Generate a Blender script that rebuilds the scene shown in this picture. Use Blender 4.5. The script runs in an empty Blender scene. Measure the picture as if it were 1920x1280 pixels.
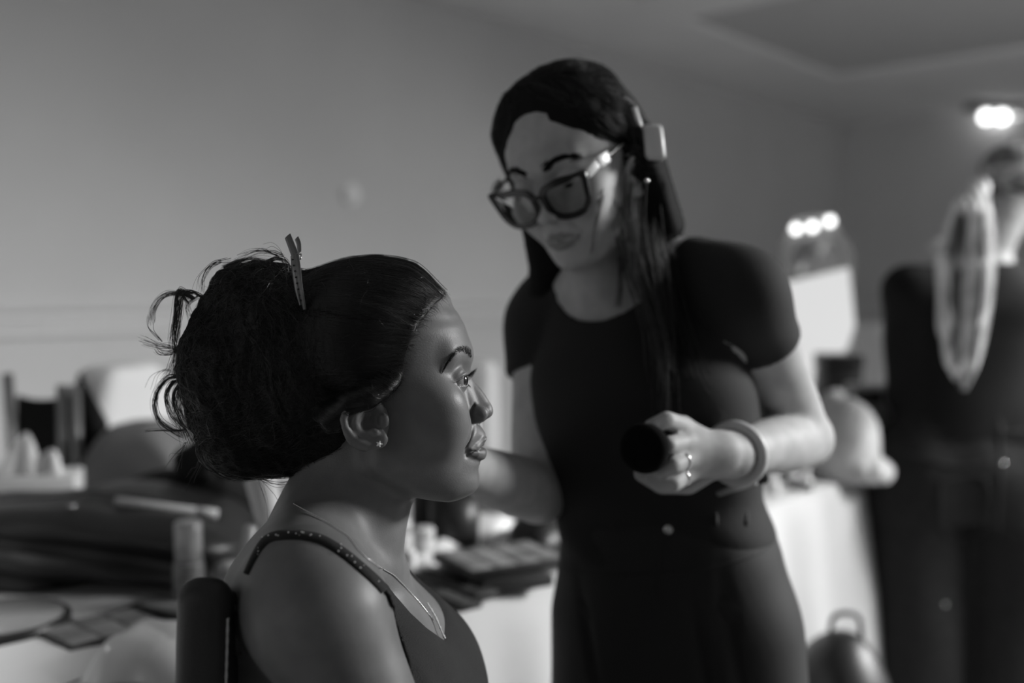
import bpy, bmesh, math, random
import numpy as np
from mathutils import Vector, Matrix

# ------------------------------------------------------------------ camera, world, light, exposure
sc = bpy.context.scene
COL = sc.collection
random.seed(7); RNG = np.random.default_rng(7)
FPX = 35.0 / 36.0 * 1920.0
CAMZ = 1.25
PITCH = math.atan(93.0 / FPX)
YAW = math.radians(41.8)                      # optical axis measured from world +X (X runs along the left wall)
cam_d = bpy.data.cameras.new('camera'); cam = bpy.data.objects.new('camera', cam_d); COL.objects.link(cam)
cam_d.lens = 35; cam_d.sensor_width = 36; cam_d.clip_start = 0.02
cam.location = (0, 0, CAMZ)
cam.rotation_euler = (math.pi / 2 - PITCH, 0, YAW - math.pi / 2)
cam_d.dof.use_dof = True; cam_d.dof.focus_distance = 0.885; cam_d.dof.aperture_fstop = 1.9; cam_d.dof.aperture_blades = 9
sc.camera = cam
sc.view_settings.view_transform = 'Standard'; sc.view_settings.look = 'None'
sc.view_settings.gamma = 1; sc.view_settings.use_curve_mapping = False
sc.view_settings.exposure = 0.0
world = bpy.data.worlds.new('world'); sc.world = world; world.use_nodes = True
world.node_tree.nodes['Background'].inputs[0].default_value = (.8, .8, .8, 1)
world.node_tree.nodes['Background'].inputs[1].default_value = 1.0

RX0, RX1, RY0, RY1, RZ1 = -3.2, 7.63, -1.25, 3.35, 2.57     # room box
WINS = [(2.85, 4.25, .8, 2.46), (4.7, 6.0, .8, 2.46)]       # window openings (x0, x1, z0, z1) in the wall at the camera's right
def area(name, loc, aim, sx, sy, power, spread):
    l = bpy.data.lights.new(name, 'AREA'); l.shape = 'RECTANGLE'; l.size = sx; l.size_y = sy; l.energy = power; l.spread = math.radians(spread)
    o = bpy.data.objects.new(name, l); COL.objects.link(o); o.location = loc
    o.rotation_euler = (Vector(aim) - Vector(loc)).to_track_quat('-Z', 'Y').to_euler()
    return o
def down(az, el):                                          # aim direction: azimuth from +Y towards -X, degrees below the horizon
    a, e = math.radians(az), math.radians(el); return Vector((-math.sin(a) * math.cos(e), math.cos(a) * math.cos(e), -math.sin(e)))
for (a, b, c, d), pw, az, el in zip(WINS, (66, 48), (48, 38), (37, 37)):
    p_ = Vector(((a + b) / 2, RY0 - .16, 2.28)); area('window_daylight', p_, p_ + down(az, el), b - a - .15, .5, pw, 84)
FILLWIN = (.25, 2.15, .9, 2.4)                               # unseen window added for soft fill, in the wall behind the camera (y0, y1, z0, z1)
p_ = Vector((RX0 - .16, (FILLWIN[0] + FILLWIN[1]) / 2, 1.65)); area('window_daylight', p_, p_ + Vector((1, .05, -.12)), 1.8, 1.4, 2.5, 170)  # soft fill from the added back window
sp_d = bpy.data.lights.new('table_fill_spot', 'SPOT'); sp_d.energy = 230; sp_d.spot_size = math.radians(52); sp_d.spot_blend = .7; sp_d.shadow_soft_size = .06  # unseen spot, added to brighten the left end of the near table
sp_o = bpy.data.objects.new('table_fill_spot', sp_d); COL.objects.link(sp_o); sp_o.location = (-.1, 1.6, 2.54)

# ------------------------------------------------------------------ frames
# H frame: x right of camera, y away from camera, z up.  world = RotZ(YAW-90) * H
ca, sa = math.cos(YAW - math.pi / 2), math.sin(YAW - math.pi / 2)
RH = np.array([[ca, -sa, 0], [sa, ca, 0], [0, 0, 1.0]])
def H2W(p): return np.asarray(p, float) @ RH.T
def W2H(p): return np.asarray(p, float) @ RH
CP, SP = math.cos(PITCH), math.sin(PITCH)
CAMH = np.array([0, 0, CAMZ])
E_R, E_F, E_U = np.array([1.0, 0, 0]), np.array([0, CP, -SP]), np.array([0, SP, CP])
def PH(px, py, D):
    return CAMH + (px - 960) / FPX * D * E_R - (py - 640) / FPX * D * E_U + D * E_F
def PW(px, py, D): return H2W(PH(px, py, D))
def ray(px, py):
    d = PH(px, py, 1.0) - CAMH
    return d / np.linalg.norm(d)
def PZ(px, py, z):                             # world point where the pixel's ray meets height z
    d = PH(px, py, 1.0) - CAMH
    return H2W(CAMH + d * (z - CAMZ) / d[2])

# ------------------------------------------------------------------ materials
MATS = {}
def lin(v):
    v = v / 255.0
    return v / 12.92 if v <= .04045 else ((v + .055) / 1.055) ** 2.4
def mat(name, col, rough=.6, spec=.3, metal=0, noise=0, nscale=20, bump=0, bscale=200, trans=0, sheen=0, emit=0, alpha=1, ior=1.45, stretch=None, bdist=.002):
    """col = linear grey.  noise varies the colour, bump adds grain"""
    if name in MATS: return MATS[name]
    m = bpy.data.materials.new(name); m.use_nodes = True; MATS[name] = m
    nt = m.node_tree; b = nt.nodes['Principled BSDF']
    b.inputs['Base Color'].default_value = (col, col, col, 1)
    b.inputs['Roughness'].default_value = rough; b.inputs['Specular IOR Level'].default_value = spec
    b.inputs['Metallic'].default_value = metal; b.inputs['Transmission Weight'].default_value = trans
    b.inputs['Sheen Weight'].default_value = sheen; b.inputs['Alpha'].default_value = alpha; b.inputs['IOR'].default_value = ior
    if emit:
        b.inputs['Emission Color'].default_value = (1, 1, 1, 1); b.inputs['Emission Strength'].default_value = emit
    tc = nt.nodes.new('ShaderNodeTexCoord'); mp = nt.nodes.new('ShaderNodeMapping'); nt.links.new(tc.outputs['Object'], mp.inputs[0])
    if stretch: mp.inputs['Scale'].default_value = stretch
    if noise:
        n = nt.nodes.new('ShaderNodeTexNoise'); n.inputs['Scale'].default_value = nscale; n.inputs['Detail'].default_value = 5
        r = nt.nodes.new('ShaderNodeMapRange'); r.inputs['From Min'].default_value = .3; r.inputs['From Max'].default_value = .7
        r.inputs['To Min'].default_value = max(0, col * (1 - noise)); r.inputs['To Max'].default_value = min(1, col * (1 + noise))
        nt.links.new(mp.outputs[0], n.inputs['Vector']); nt.links.new(n.outputs['Fac'], r.inputs['Value']); nt.links.new(r.outputs[0], b.inputs['Base Color'])
    if bump:
        n = nt.nodes.new('ShaderNodeTexNoise'); n.inputs['Scale'].default_value = bscale; n.inputs['Detail'].default_value = 4
        u = nt.nodes.new('ShaderNodeBump'); u.inputs['Strength'].default_value = bump; u.inputs['Distance'].default_value = bdist
        nt.links.new(mp.outputs[0], n.inputs['Vector']); nt.links.new(n.outputs['Fac'], u.inputs['Height']); nt.links.new(u.outputs[0], b.inputs['Normal'])
    return m
def skin(name, col, lipcol, rough=.5, spec=.45, bump=.35, bscale=900):
    m = mat(name, col, rough, spec, bump=bump, bscale=bscale, bdist=.0003)
    nt = m.node_tree; b = nt.nodes['Principled BSDF']
    at = nt.nodes.new('ShaderNodeAttribute'); at.attribute_name = 'lip'
    n = nt.nodes.new('ShaderNodeTexNoise'); n.inputs['Scale'].default_value = 35; n.inputs['Detail'].default_value = 6
    r = nt.nodes.new('ShaderNodeMapRange'); r.inputs['From Min'].default_value = .3; r.inputs['From Max'].default_value = .7
    r.inputs['To Min'].default_value = col * .86; r.inputs['To Max'].default_value = col * 1.14
    mx = nt.nodes.new('ShaderNodeMix'); mx.data_type = 'RGBA'; mx.inputs[7].default_value = (lipcol, lipcol, lipcol, 1)
    tc = nt.nodes.new('ShaderNodeTexCoord'); nt.links.new(tc.outputs['Object'], n.inputs['Vector'])
    nt.links.new(n.outputs['Fac'], r.inputs['Value']); nt.links.new(at.outputs['Fac'], mx.inputs[0]); nt.links.new(r.outputs[0], mx.inputs[6])
    nt.links.new(mx.outputs[2], b.inputs['Base Color'])
    b.inputs['Subsurface Weight'].default_value = .12; b.inputs['Subsurface Radius'].default_value = (.004, .004, .004); b.inputs['Subsurface Scale'].default_value = 1
    return m

# ------------------------------------------------------------------ object helpers
def thing(name, label, cat, loc=(0, 0, 0), group=None):
    o = bpy.data.objects.new(name, None); COL.objects.link(o); o.location = loc; o.empty_display_size = .05
    o['label'] = label; o['category'] = cat
    if group: o['group'] = group
    return o
def tag(o, label, cat, group=None):
    o['label'] = label; o['category'] = cat
    if group: o['group'] = group
    return o
def wpos(o):
    v = Vector((0, 0, 0))
    while o is not None: v = v + o.location; o = o.parent
    return v
def mesh_obj(name, V, F, material, parent=None, smooth=True, loc=None, label=None, mats=None, fmat=None, attr=None):
    """V in world coordinates; the object origin is the parent's origin (or loc)"""
    V = np.asarray(V, float)
    if parent is not None: org = np.array(wpos(parent))
    elif loc is not None: org = np.asarray(loc, float)
    else: org = np.array([V[:, 0].mean(), V[:, 1].mean(), V[:, 2].min()])
    me = bpy.data.meshes.new(name)
    if isinstance(F, np.ndarray):
        n = F.shape[1]; me.vertices.add(len(V)); me.vertices.foreach_set('co', (V - org).astype(np.float32).ravel())
        me.loops.add(F.size); me.loops.foreach_set('vertex_index', F.astype(np.int32).ravel())
        me.polygons.add(len(F)); me.polygons.foreach_set('loop_start', np.arange(0, F.size, n, dtype=np.int32))
        me.update(calc_edges=True)
    else:
        me.from_pydata([tuple(v) for v in (V - org)], [], F); me.update()
    for m in (mats or [material]): me.materials.append(m)
    if fmat is not None: me.polygons.foreach_set('material_index', np.asarray(fmat, np.int32))
    if smooth: me.polygons.foreach_set('use_smooth', np.ones(len(me.polygons), bool))
    if attr is not None:
        a = me.attributes.new('lip', 'FLOAT', 'POINT'); a.data.foreach_set('value', np.asarray(attr, np.float32))
    me.validate(); me.update()
    o = bpy.data.objects.new(name, me); COL.objects.link(o)
    if parent is not None: o.parent = parent
    else: o.location = org
    if label: o['label'] = label
    return o
def bm_obj(name, bm, material, parent=None, smooth=True, loc=None, label=None, auto=None):
    bm.normal_update()
    V = np.array([v.co[:] for v in bm.verts]); bm.verts.index_update()
    F = [[v.index for v in f.verts] for f in bm.faces]; bm.free()
    o = mesh_obj(name, V, F, material, parent, smooth, loc, label)
    if smooth and auto:
        sharp_by_angle(o.data, auto)
    return o
def sharp_by_angle(me, ang):
    bm = bmesh.new(); bm.from_mesh(me)
    for e in bm.edges:
        e.smooth = not (len(e.link_faces) == 2 and e.calc_face_angle(0) > math.radians(ang))
    bm.to_mesh(me); bm.free()
def bm_box(bm, c, s, R=None, bev=0, seg=2):
    """box centre c, size s, optional 3x3 rotation, bevelled edges"""
    t = bmesh.new(); bmesh.ops.create_cube(t, size=1.0)
    for v in t.verts: v.co = Vector((v.co.x * s[0], v.co.y * s[1], v.co.z * s[2]))
    if bev: bmesh.ops.bevel(t, geom=list(t.edges), offset=bev, segments=seg, profile=.5, affect='EDGES')
    M = Matrix(R.tolist()) if isinstance(R, np.ndarray) else R
    mp = {}
    for v in t.verts: mp[v] = bm.verts.new((M @ v.co if M is not None else v.co) + Vector(c))
    for f in t.faces: bm.faces.new([mp[v] for v in f.verts])
    t.free(); return list(mp.values())
def rotz(a): return np.array([[math.cos(a), -math.sin(a), 0], [math.sin(a), math.cos(a), 0], [0, 0, 1.0]])
def rotx(a): return np.array([[1.0, 0, 0], [0, math.cos(a), -math.sin(a)], [0, math.sin(a), math.cos(a)]])
def roty(a): return np.array([[math.cos(a), 0, math.sin(a)], [0, 1.0, 0], [-math.sin(a), 0, math.cos(a)]])
def frame_from(f, u):
    """3x3 with columns forward(x), left(y), up(z)"""
    f = np.asarray(f, float); f = f / np.linalg.norm(f); u = np.asarray(u, float); u = u - f * (u @ f); u /= np.linalg.norm(u)
    return np.stack([f, np.cross(u, f), u], 1)
def lathe(prof, n=40):
    """profile [(r,z)] about z; returns V, F (open ends closed by r=0 points)"""
    V, F = [], []
    for (r, z) in prof:
        for i in range(n):
            a = 2 * math.pi * i / n; V.append((r * math.cos(a), r * math.sin(a), z))
    for k in range(len(prof) - 1):
        for i in range(n):
            j = (i + 1) % n; F.append([k * n + i, k * n + j, (k + 1) * n + j, (k + 1) * n + i])
    return np.array(V), F
def tubes(L, rad, sides=3, cap=False):
    """L (N,K,3) polylines, rad (N,K) or (K,) -> V,F for tubes"""
    L = np.asarray(L, float); N, K, _ = L.shape
    T = np.gradient(L, axis=1); T /= np.linalg.norm(T, axis=2, keepdims=True) + 1e-12
    ref = np.where(np.abs(T[:, :1, 2:3]) > .9, np.array([[[1.0, 0, 0]]]), np.array([[[0, 0, 1.0]]])) * np.ones((N, K, 1))
    A = np.cross(T, ref); A /= np.linalg.norm(A, axis=2, keepdims=True) + 1e-9
    # keep frames continuous along each line
    for k in range(1, K):
        a = A[:, k - 1] - T[:, k] * (A[:, k - 1] * T[:, k]).sum(1, keepdims=True)
        A[:, k] = a / (np.linalg.norm(a, axis=1, keepdims=True) + 1e-9)
    B = np.cross(T, A)
    rad = np.broadcast_to(np.asarray(rad, float), (N, K))
    ang = np.arange(sides) * 2 * np.pi / sides
    V = L[:, :, None, :] + rad[:, :, None, None] * (np.cos(ang)[None, None, :, None] * A[:, :, None, :] + np.sin(ang)[None, None, :, None] * B[:, :, None, :])
    idx = np.arange(N * K * sides).reshape(N, K, sides)
    a = idx[:, :-1, :]; b = np.roll(idx, -1, 2)[:, :-1, :]; c = np.roll(idx, -1, 2)[:, 1:, :]; d = idx[:, 1:, :]
    F = np.stack([a, b, c, d], -1).reshape(-1, 4)
    if cap:
        F = F.tolist()
        for i in range(N):
            F.append(idx[i, 0, ::-1].tolist()); F.append(idx[i, -1].tolist())
    return V.reshape(-1, 3), F
def smooth_line(P, n):
    """Catmull-Rom resample of a polyline to n points"""
    P = np.asarray(P, float); m = len(P)
    if m < 3:
        t = np.linspace(0, 1, n)[:, None]; return P[0] * (1 - t) + P[-1] * t
    d = np.r_[0, np.cumsum(np.linalg.norm(np.diff(P, axis=0), axis=1))]; s = np.linspace(0, d[-1], n)
    Q = np.vstack([2 * P[0] - P[1], P, 2 * P[-1] - P[-2]])
    i = np.clip(np.searchsorted(d, s, 'right') - 1, 0, m - 2); t = ((s - d[i]) / (d[i + 1] - d[i] + 1e-12))[:, None]
    p0, p1, p2, p3 = Q[i], Q[i + 1], Q[i + 2], Q[i + 3]
    return .5 * (2 * p1 + (p2 - p0) * t + (2 * p0 - 5 * p1 + 4 * p2 - p3) * t ** 2 + (3 * p1 - p0 - 3 * p2 + p3) * t ** 3)
def smooth_tab(x, y, n=200):
    """smooth 1-D table through points"""
    x = np.asarray(x, float); y = np.asarray(y, float); o = np.argsort(x); x, y = x[o], y[o]
    m = np.gradient(y, x); xs = np.linspace(x[0], x[-1], n); i = np.clip(np.searchsorted(x, xs, 'right') - 1, 0, len(x) - 2)
    h = x[i + 1] - x[i]; t = (xs - x[i]) / h
    ys = (2 * t**3 - 3 * t**2 + 1) * y[i] + (t**3 - 2 * t**2 + t) * h * m[i] + (-2 * t**3 + 3 * t**2) * y[i + 1] + (t**3 - t**2) * h * m[i + 1]
    return xs, ys

# ------------------------------------------------------------------ signed-distance modelling
def smin(a, b, k):
    if k <= 0: return np.minimum(a, b)
    h = np.clip(.5 + .5 * (b - a) / k, 0, 1)
    return b + (a - b) * h - k * h * (1 - h)
def smax(a, b, k): return -smin(-a, -b, k)
def sstep(x, a, b):
    t = np.clip((x - a) / (b - a), 0, 1); return t * t * (3 - 2 * t)
def d_cone(p, a, b, ra, rb):
    a = np.asarray(a, np.float32); ba = np.asarray(b, np.float32) - a; pa = p - a
    t = np.clip((pa @ ba) / (ba @ ba), 0, 1); q = pa - t[:, None] * ba
    return np.sqrt((q * q).sum(1)) - (ra + t * (rb - ra))
def d_ell(p, c, r, R=None):
    q = p - np.asarray(c, np.float32)
    if R is not None: q = q @ np.asarray(R, np.float32)
    r = np.asarray(r, np.float32); k0 = np.sqrt(((q / r) ** 2).sum(1)); k1 = np.sqrt(((q / (r * r)) ** 2).sum(1))
    return k0 * (k0 - 1) / (k1 + 1e-9)
class SDF:
    def __init__(s): s.ops = []
    def add(s, fn, c, R, k=0.0): s.ops.append(('u', fn, np.asarray(c, float), float(R), k)); return s
    def cone(s, a, b, ra, rb, k=.0, op='u'):
        a = np.asarray(a, float); b = np.asarray(b, float)
        s.ops.append((op, lambda p: d_cone(p, a, b, ra, rb), (a + b) / 2, np.linalg.norm(b - a) / 2 + max(ra, rb), k)); return s
    def ell(s, c, r, k=.0, R=None, op='u'):
        s.ops.append((op, lambda p: d_ell(p, c, r, R), np.asarray(c, float), max(r), k)); return s
    def chain(s, P, r, k=.0, op='u', kin=None):
        """polyline of round cones joined as one primitive"""
        P = [np.asarray(q, float) for q in P]; r = list(r); kin = min(r) * .5 if kin is None else kin
        def fn(p):
            d = None
            for i in range(len(P) - 1):
                e = d_cone(p, P[i], P[i + 1], r[i], r[i + 1]); d = e if d is None else np.minimum(d, e)
            return d
        A = np.array(P); c = (A.min(0) + A.max(0)) / 2
        s.ops.append((op, fn, c, np.linalg.norm(A - c, axis=1).max() + max(r), k)); return s
    def loft(s, o, R, st, k=.0, n=2.3, kc=.02, op='u'):
        """cross sections stacked along the local z axis; st rows: z, cx, cy, ax, ay"""
        o = np.asarray(o, np.float32); R = np.asarray(R, np.float32); st = np.asarray(st, float)
        zs = st[:, 0]; tabs = [smooth_tab(zs, st[:, j])[1] for j in range(1, 5)]; zt = np.linspace(zs.min(), zs.max(), 200); z0, z1 = zs.min(), zs.max()
        def fn(p):
            q = (p - o) @ R; zc = np.clip(q[:, 2], z0, z1)
            cx, cy, ax, ay = [np.interp(zc, zt, t) for t in tabs]
            g = ((np.abs(q[:, 0] - cx) / ax) ** n + (np.abs(q[:, 1] - cy) / ay) ** n + 1e-9) ** (1 / n)
            return smax((g - 1) * np.minimum(ax, ay), np.maximum(q[:, 2] - z1, z0 - q[:, 2]), kc).astype(np.float32)
        C = o + R @ np.array([0, 0, (z0 + z1) / 2], np.float32)
        s.ops.append((op, fn, C, math.hypot((z1 - z0) / 2, st[:, 3:].max() + np.abs(st[:, 1:3]).max()) * 1.15, k)); return s
    def __call__(s, p, cull=None):
        p = np.asarray(p, np.float32); d = None
        for (op, fn, c, R, k) in s.ops:
            if cull is not None and np.linalg.norm(c - cull[0]) - R - cull[1] > k + cull[2]: continue
            if d is None:
                d = np.full(len(p), 1e3, np.float32)
            e = fn(p)
            if op == 'u': d = smin(d, e, k) if k else np.minimum(d, e)
            elif op == 's': d = smax(d, -e, k) if k else np.maximum(d, -e)
            elif op == 'i': d = smax(d, e, k) if k else np.maximum(d, e)
        return np.full(len(p), 1e3, np.float32) if d is None else d
def grid_axis(lo, hi, h, fine=None):
    """non-uniform axis: step h, or fine=[(a,b,step)] inside those spans"""
    out = [lo]
    while out[-1] < hi:
        x = out[-1]; st = h
        for (a, b, f) in (fine or []):
            if a - 3 * h < x < b + 3 * h:
                g = max(a - x, x - b, 0) / (3 * h); st = min(st, f + (h - f) * g)
        out.append(x + st)
    return np.array(out)
def surf(f, xs, ys, zs, B=10, slack=1.5, smooth=1, pad=.004):
    if not isinstance(f, SDF):
        f_ = f; f = lambda p, cull=None: f_(p)
    NX, NY, NZ = len(xs), len(ys), len(zs)
    D = np.empty((NX, NY, NZ), np.float32)
    bi = [np.arange(0, n, B) for n in (NX, NY, NZ)]
    lo = [a[b] for a, b in zip((xs, ys, zs), bi)]; hi = [a[np.minimum(b + B, len(a) - 1)] for a, b in zip((xs, ys, zs), bi)]
    cx, cy, cz = [(l + h) / 2 for l, h in zip(lo, hi)]; hx, hy, hz = [(h - l) / 2 for l, h in zip(lo, hi)]
    G = np.stack(np.meshgrid(cx, cy, cz, indexing='ij'), -1).reshape(-1, 3)
    HD = np.sqrt(sum(np.stack(np.meshgrid(hx, hy, hz, indexing='ij'), -1).reshape(-1, 3).T ** 2))
    fc = np.concatenate([f(G[i:i + 200000]) for i in range(0, len(G), 200000)])
    nb = (len(cx), len(cy), len(cz)); fcg = fc.reshape(nb); act = (np.abs(fc) < HD * slack + pad).reshape(nb); HDg = HD.reshape(nb)
    for i in range(nb[0]):
        for j in range(nb[1]):
            for k in range(nb[2]):
                sl = (slice(i * B, i * B + B), slice(j * B, j * B + B), slice(k * B, k * B + B))
                if not act[i, j, k]: D[sl] = fcg[i, j, k]; continue
                g = np.stack(np.meshgrid(xs[sl[0]], ys[sl[1]], zs[sl[2]], indexing='ij'), -1)
                D[sl] = f(g.reshape(-1, 3), (np.array([cx[i], cy[j], cz[k]]), HDg[i, j, k], .01)).reshape(g.shape[:3])
    # anything touching the grid border is outside
    for ax in range(3):
        for e in (0, -1):
            sl = [slice(None)] * 3; sl[ax] = e; D[tuple(sl)] = np.maximum(D[tuple(sl)], 1e-4)
    S = D < 0
    cnt = np.zeros((NX - 1, NY - 1, NZ - 1), np.int8)
    for a in (0, 1):
        for b in (0, 1):
            for c in (0, 1): cnt += S[a:NX - 1 + a, b:NY - 1 + b, c:NZ - 1 + c]
    cells = np.argwhere((cnt > 0) & (cnt < 8))
    cid = np.full(cnt.shape, -1, np.int32); cid[tuple(cells.T)] = np.arange(len(cells))
    acc = np.zeros((len(cells), 3)); nn = np.zeros(len(cells)); i, j, k = cells.T
    ax = (xs, ys, zs)
    for d in range(3):
        for a in (0, 1):
            for b in (0, 1):
                o0 = [0, 0, 0]; o1 = [0, 0, 0]; e, g = [q for q in range(3) if q != d]
                o0[e] = o1[e] = a; o0[g] = o1[g] = b; o1[d] = 1
                va = D[i + o0[0], j + o0[1], k + o0[2]]; vb = D[i + o1[0], j + o1[1], k + o1[2]]
                m = (va < 0) != (vb < 0); t = np.where(m, va / np.where(m, va - vb, 1), 0)
                pos = np.stack([ax[q][cells[:, q] + o0[q]] for q in range(3)], 1)
                pos[:, d] += t * (ax[d][cells[:, d] + 1] - ax[d][cells[:, d]])
                acc[m] += pos[m]; nn[m] += 1
    V = acc / nn[:, None]
    Fs = []
    for d in range(3):
        e, g = [q for q in range(3) if q != d]
        sl0 = [slice(None)] * 3; sl1 = [slice(None)] * 3; sl0[d] = slice(0, -1); sl1[d] = slice(1, None)
        ch = S[tuple(sl0)] != S[tuple(sl1)]
        E = np.argwhere(ch); ok = (E[:, e] > 0) & (E[:, g] > 0) & (E[:, e] < len(ax[e]) - 1) & (E[:, g] < len(ax[g]) - 1); E = E[ok]
        ins = S[tuple(E.T)]
        def at(de, dg):
            q = E.copy(); q[:, e] += de; q[:, g] += dg; return cid[tuple(q.T)]
        q = np.stack([at(-1, -1), at(0, -1), at(0, 0), at(-1, 0)], 1)
        flip = ins if d != 1 else ~ins
        q[~flip] = q[~flip][:, ::-1]
        Fs.append(q)
    F = np.concatenate(Fs); F = F[(F >= 0).all(1)]
    for _ in range(smooth):
        for lam in (.55, -.5):
            ed = np.concatenate([F[:, [0, 1]], F[:, [1, 2]], F[:, [2, 3]], F[:, [3, 0]]]); a = np.r_[ed[:, 0], ed[:, 1]]; b = np.r_[ed[:, 1], ed[:, 0]]
            n = np.bincount(a, minlength=len(V)) + 1e-9
            M = np.stack([np.bincount(a, V[b, q], minlength=len(V)) for q in range(3)], 1) / n[:, None]
            V = V + lam * (M - V)
    return V, F
def march(f, px, py, far=2.5, near=.3):
    """H-frame points where camera pixels meet the surface f (nan when missed)"""
    d = np.array([ray(a, b) for a, b in zip(px, py)]); t = np.full(len(d), near); ok = np.zeros(len(d), bool)
    for _ in range(90):
        e = f((CAMH + d * t[:, None]).astype(np.float32)); ok = np.abs(e) < 3e-4; t = np.where(ok, t, t + np.clip(e, -.05, .2) * .7)
        t = np.minimum(t, far)
    P = CAMH + d * t[:, None]; P[t >= far - 1e-3] = np.nan
    return P
def grad(f, p, e=.0015):
    p = np.asarray(p, np.float32); g = np.stack([f(p + np.eye(3, dtype=np.float32)[i] * e) - f(p - np.eye(3, dtype=np.float32)[i] * e) for i in range(3)], 1)
    return g / (np.linalg.norm(g, axis=1, keepdims=True) + 1e-9)
def wob(p, s, seed=0):
    """cheap smooth pseudo-noise, about -1..1"""
    r = np.random.default_rng(seed); q = p * s; o = np.zeros(len(p), np.float32)
    for i in range(5):
        w = r.normal(size=3).astype(np.float32); o += np.sin(q @ w + r.uniform(0, 6.28))
    return o / 3
# ------------------------------------------------------------------ the room
def struct(name, bm, m, smooth=False, auto=None):
    o = bm_obj(name, bm, m, None, smooth, auto=auto); o['kind'] = 'structure'; return o
def build_room():
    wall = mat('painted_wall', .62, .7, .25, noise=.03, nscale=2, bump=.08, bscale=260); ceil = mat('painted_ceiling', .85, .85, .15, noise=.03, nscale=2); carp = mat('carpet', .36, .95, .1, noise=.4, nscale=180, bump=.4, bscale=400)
    tr = mat('painted_trim', .66, .5, .35)
    t = .14
    def box(bm, x0, x1, y0, y1, z0, z1): bm_box(bm, ((x0 + x1) / 2, (y0 + y1) / 2, (z0 + z1) / 2), (x1 - x0, y1 - y0, z1 - z0))
    bm = bmesh.new(); box(bm, RX0 - t, RX1 + t, RY0 - t, RY1 + t, -.12, 0); struct('floor', bm, carp)
    bm = bmesh.new(); box(bm, RX0 - t, RX1 + t, RY1, RY1 + t, 0, RZ1 + .3); struct('wall_left', bm, wall)
    bm = bmesh.new(); box(bm, RX1, RX1 + t, RY0 - t, RY1, 0, RZ1 + .3); struct('wall_end', bm, wall)
    y0, y1, z0, z1 = FILLWIN
    for (a, b, c, d) in ((RY0 - t, y0, 0, RZ1 + .3), (y1, RY1, 0, RZ1 + .3), (y0, y1, 0, z0), (y0, y1, z1, RZ1 + .3)):
        bm = bmesh.new(); box(bm, RX0 - t, RX0, a, b, c, d); struct('wall_back', bm, wall)
    xs_ = [RX0] + [v for w in WINS for v in w[:2]] + [RX1]; z0, z1 = WINS[0][2:]
    for k in range(0, len(xs_), 2):
        bm = bmesh.new(); box(bm, xs_[k], xs_[k + 1], RY0 - t, RY0, 0, RZ1 + .3); struct('wall_right', bm, wall)
    fr = mat('window_paint', .7, .4, .4)
    for n_, (x0, x1, _, _) in enumerate(WINS):
        for (c, d) in ((0, z0), (z1, RZ1 + .3)): bm = bmesh.new(); box(bm, x0, x1, RY0 - t, RY0, c, d); struct('wall_right', bm, wall)
        w = thing_s('window_%d' % (n_ + 1), ((x0 + x1) / 2, RY0, z0))
        for (a, b, c, d) in ((x0, x0 + .05, z0, z1), (x1 - .05, x1, z0, z1), (x0, x1, z0, z0 + .05), (x0, x1, z1 - .05, z1)):
            bm = bmesh.new(); box(bm, a, b, RY0 - .09, RY0 - .03, c, d); bm_obj('window_frame', bm, fr, w, False)
    # ceiling: a flat border with two raised coffers
    def uz(px, py, z): q = PZ(px, py, z); return q[0], q[1]
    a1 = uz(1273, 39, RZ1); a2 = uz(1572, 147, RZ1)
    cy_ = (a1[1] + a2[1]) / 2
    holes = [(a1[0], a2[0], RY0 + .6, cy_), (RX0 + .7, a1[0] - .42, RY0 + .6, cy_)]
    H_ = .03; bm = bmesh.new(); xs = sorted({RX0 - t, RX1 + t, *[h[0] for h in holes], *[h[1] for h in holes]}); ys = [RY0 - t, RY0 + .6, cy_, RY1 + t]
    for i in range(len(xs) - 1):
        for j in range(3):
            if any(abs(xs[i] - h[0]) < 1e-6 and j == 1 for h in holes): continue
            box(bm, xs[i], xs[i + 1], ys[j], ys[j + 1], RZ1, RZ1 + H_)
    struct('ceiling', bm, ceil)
    bm = bmesh.new(); box(bm, RX0 - t, RX1 + t, RY0 - t, RY1 + t, RZ1 + H_, RZ1 + .3); struct('ceiling', bm, mat('coffer_shade', .58, .85, .15))  # shade of the recesses is put into this darker colour
    # chair rail: a moulded profile along the left and end walls
    prof = [(0, -.052), (.012, -.05), (.02, -.04), (.014, -.026), (.012, -.012), (.03, -.006), (.032, .004), (.014, .01), (.012, .024), (.022, .034), (.026, .042), (.010, .048), (0, .05)]
    zr = 1.148
    V = [(x, RY1 - d, zr + z) for x in (RX0, RX1) for d, z in prof]; n = len(prof); F = [[i, i + 1, n + i + 1, n + i] for i in range(n - 1)]
    o = mesh_obj('trim_1', V, F, tr, smooth=False); o['kind'] = 'structure'
    V = [(RX1 - d, y, zr + z) for y in (RY1, RY0) for d, z in prof]; o = mesh_obj('trim_2', V, F, tr, smooth=False); o['kind'] = 'structure'
    for nm, (a, b, c, d) in (('baseboard_left', (RX0, RX1, RY1 - .018, RY1)), ('baseboard_end', (RX1 - .018, RX1, RY0, RY1 - .018))):
        bm = bmesh.new(); box(bm, a, b, c, d, 0, .14); struct(nm, bm, tr)
def thing_s(name, loc):
    o = bpy.data.objects.new(name, None); COL.objects.link(o); o.location = loc; o['kind'] = 'structure'; return o
build_room()
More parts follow.
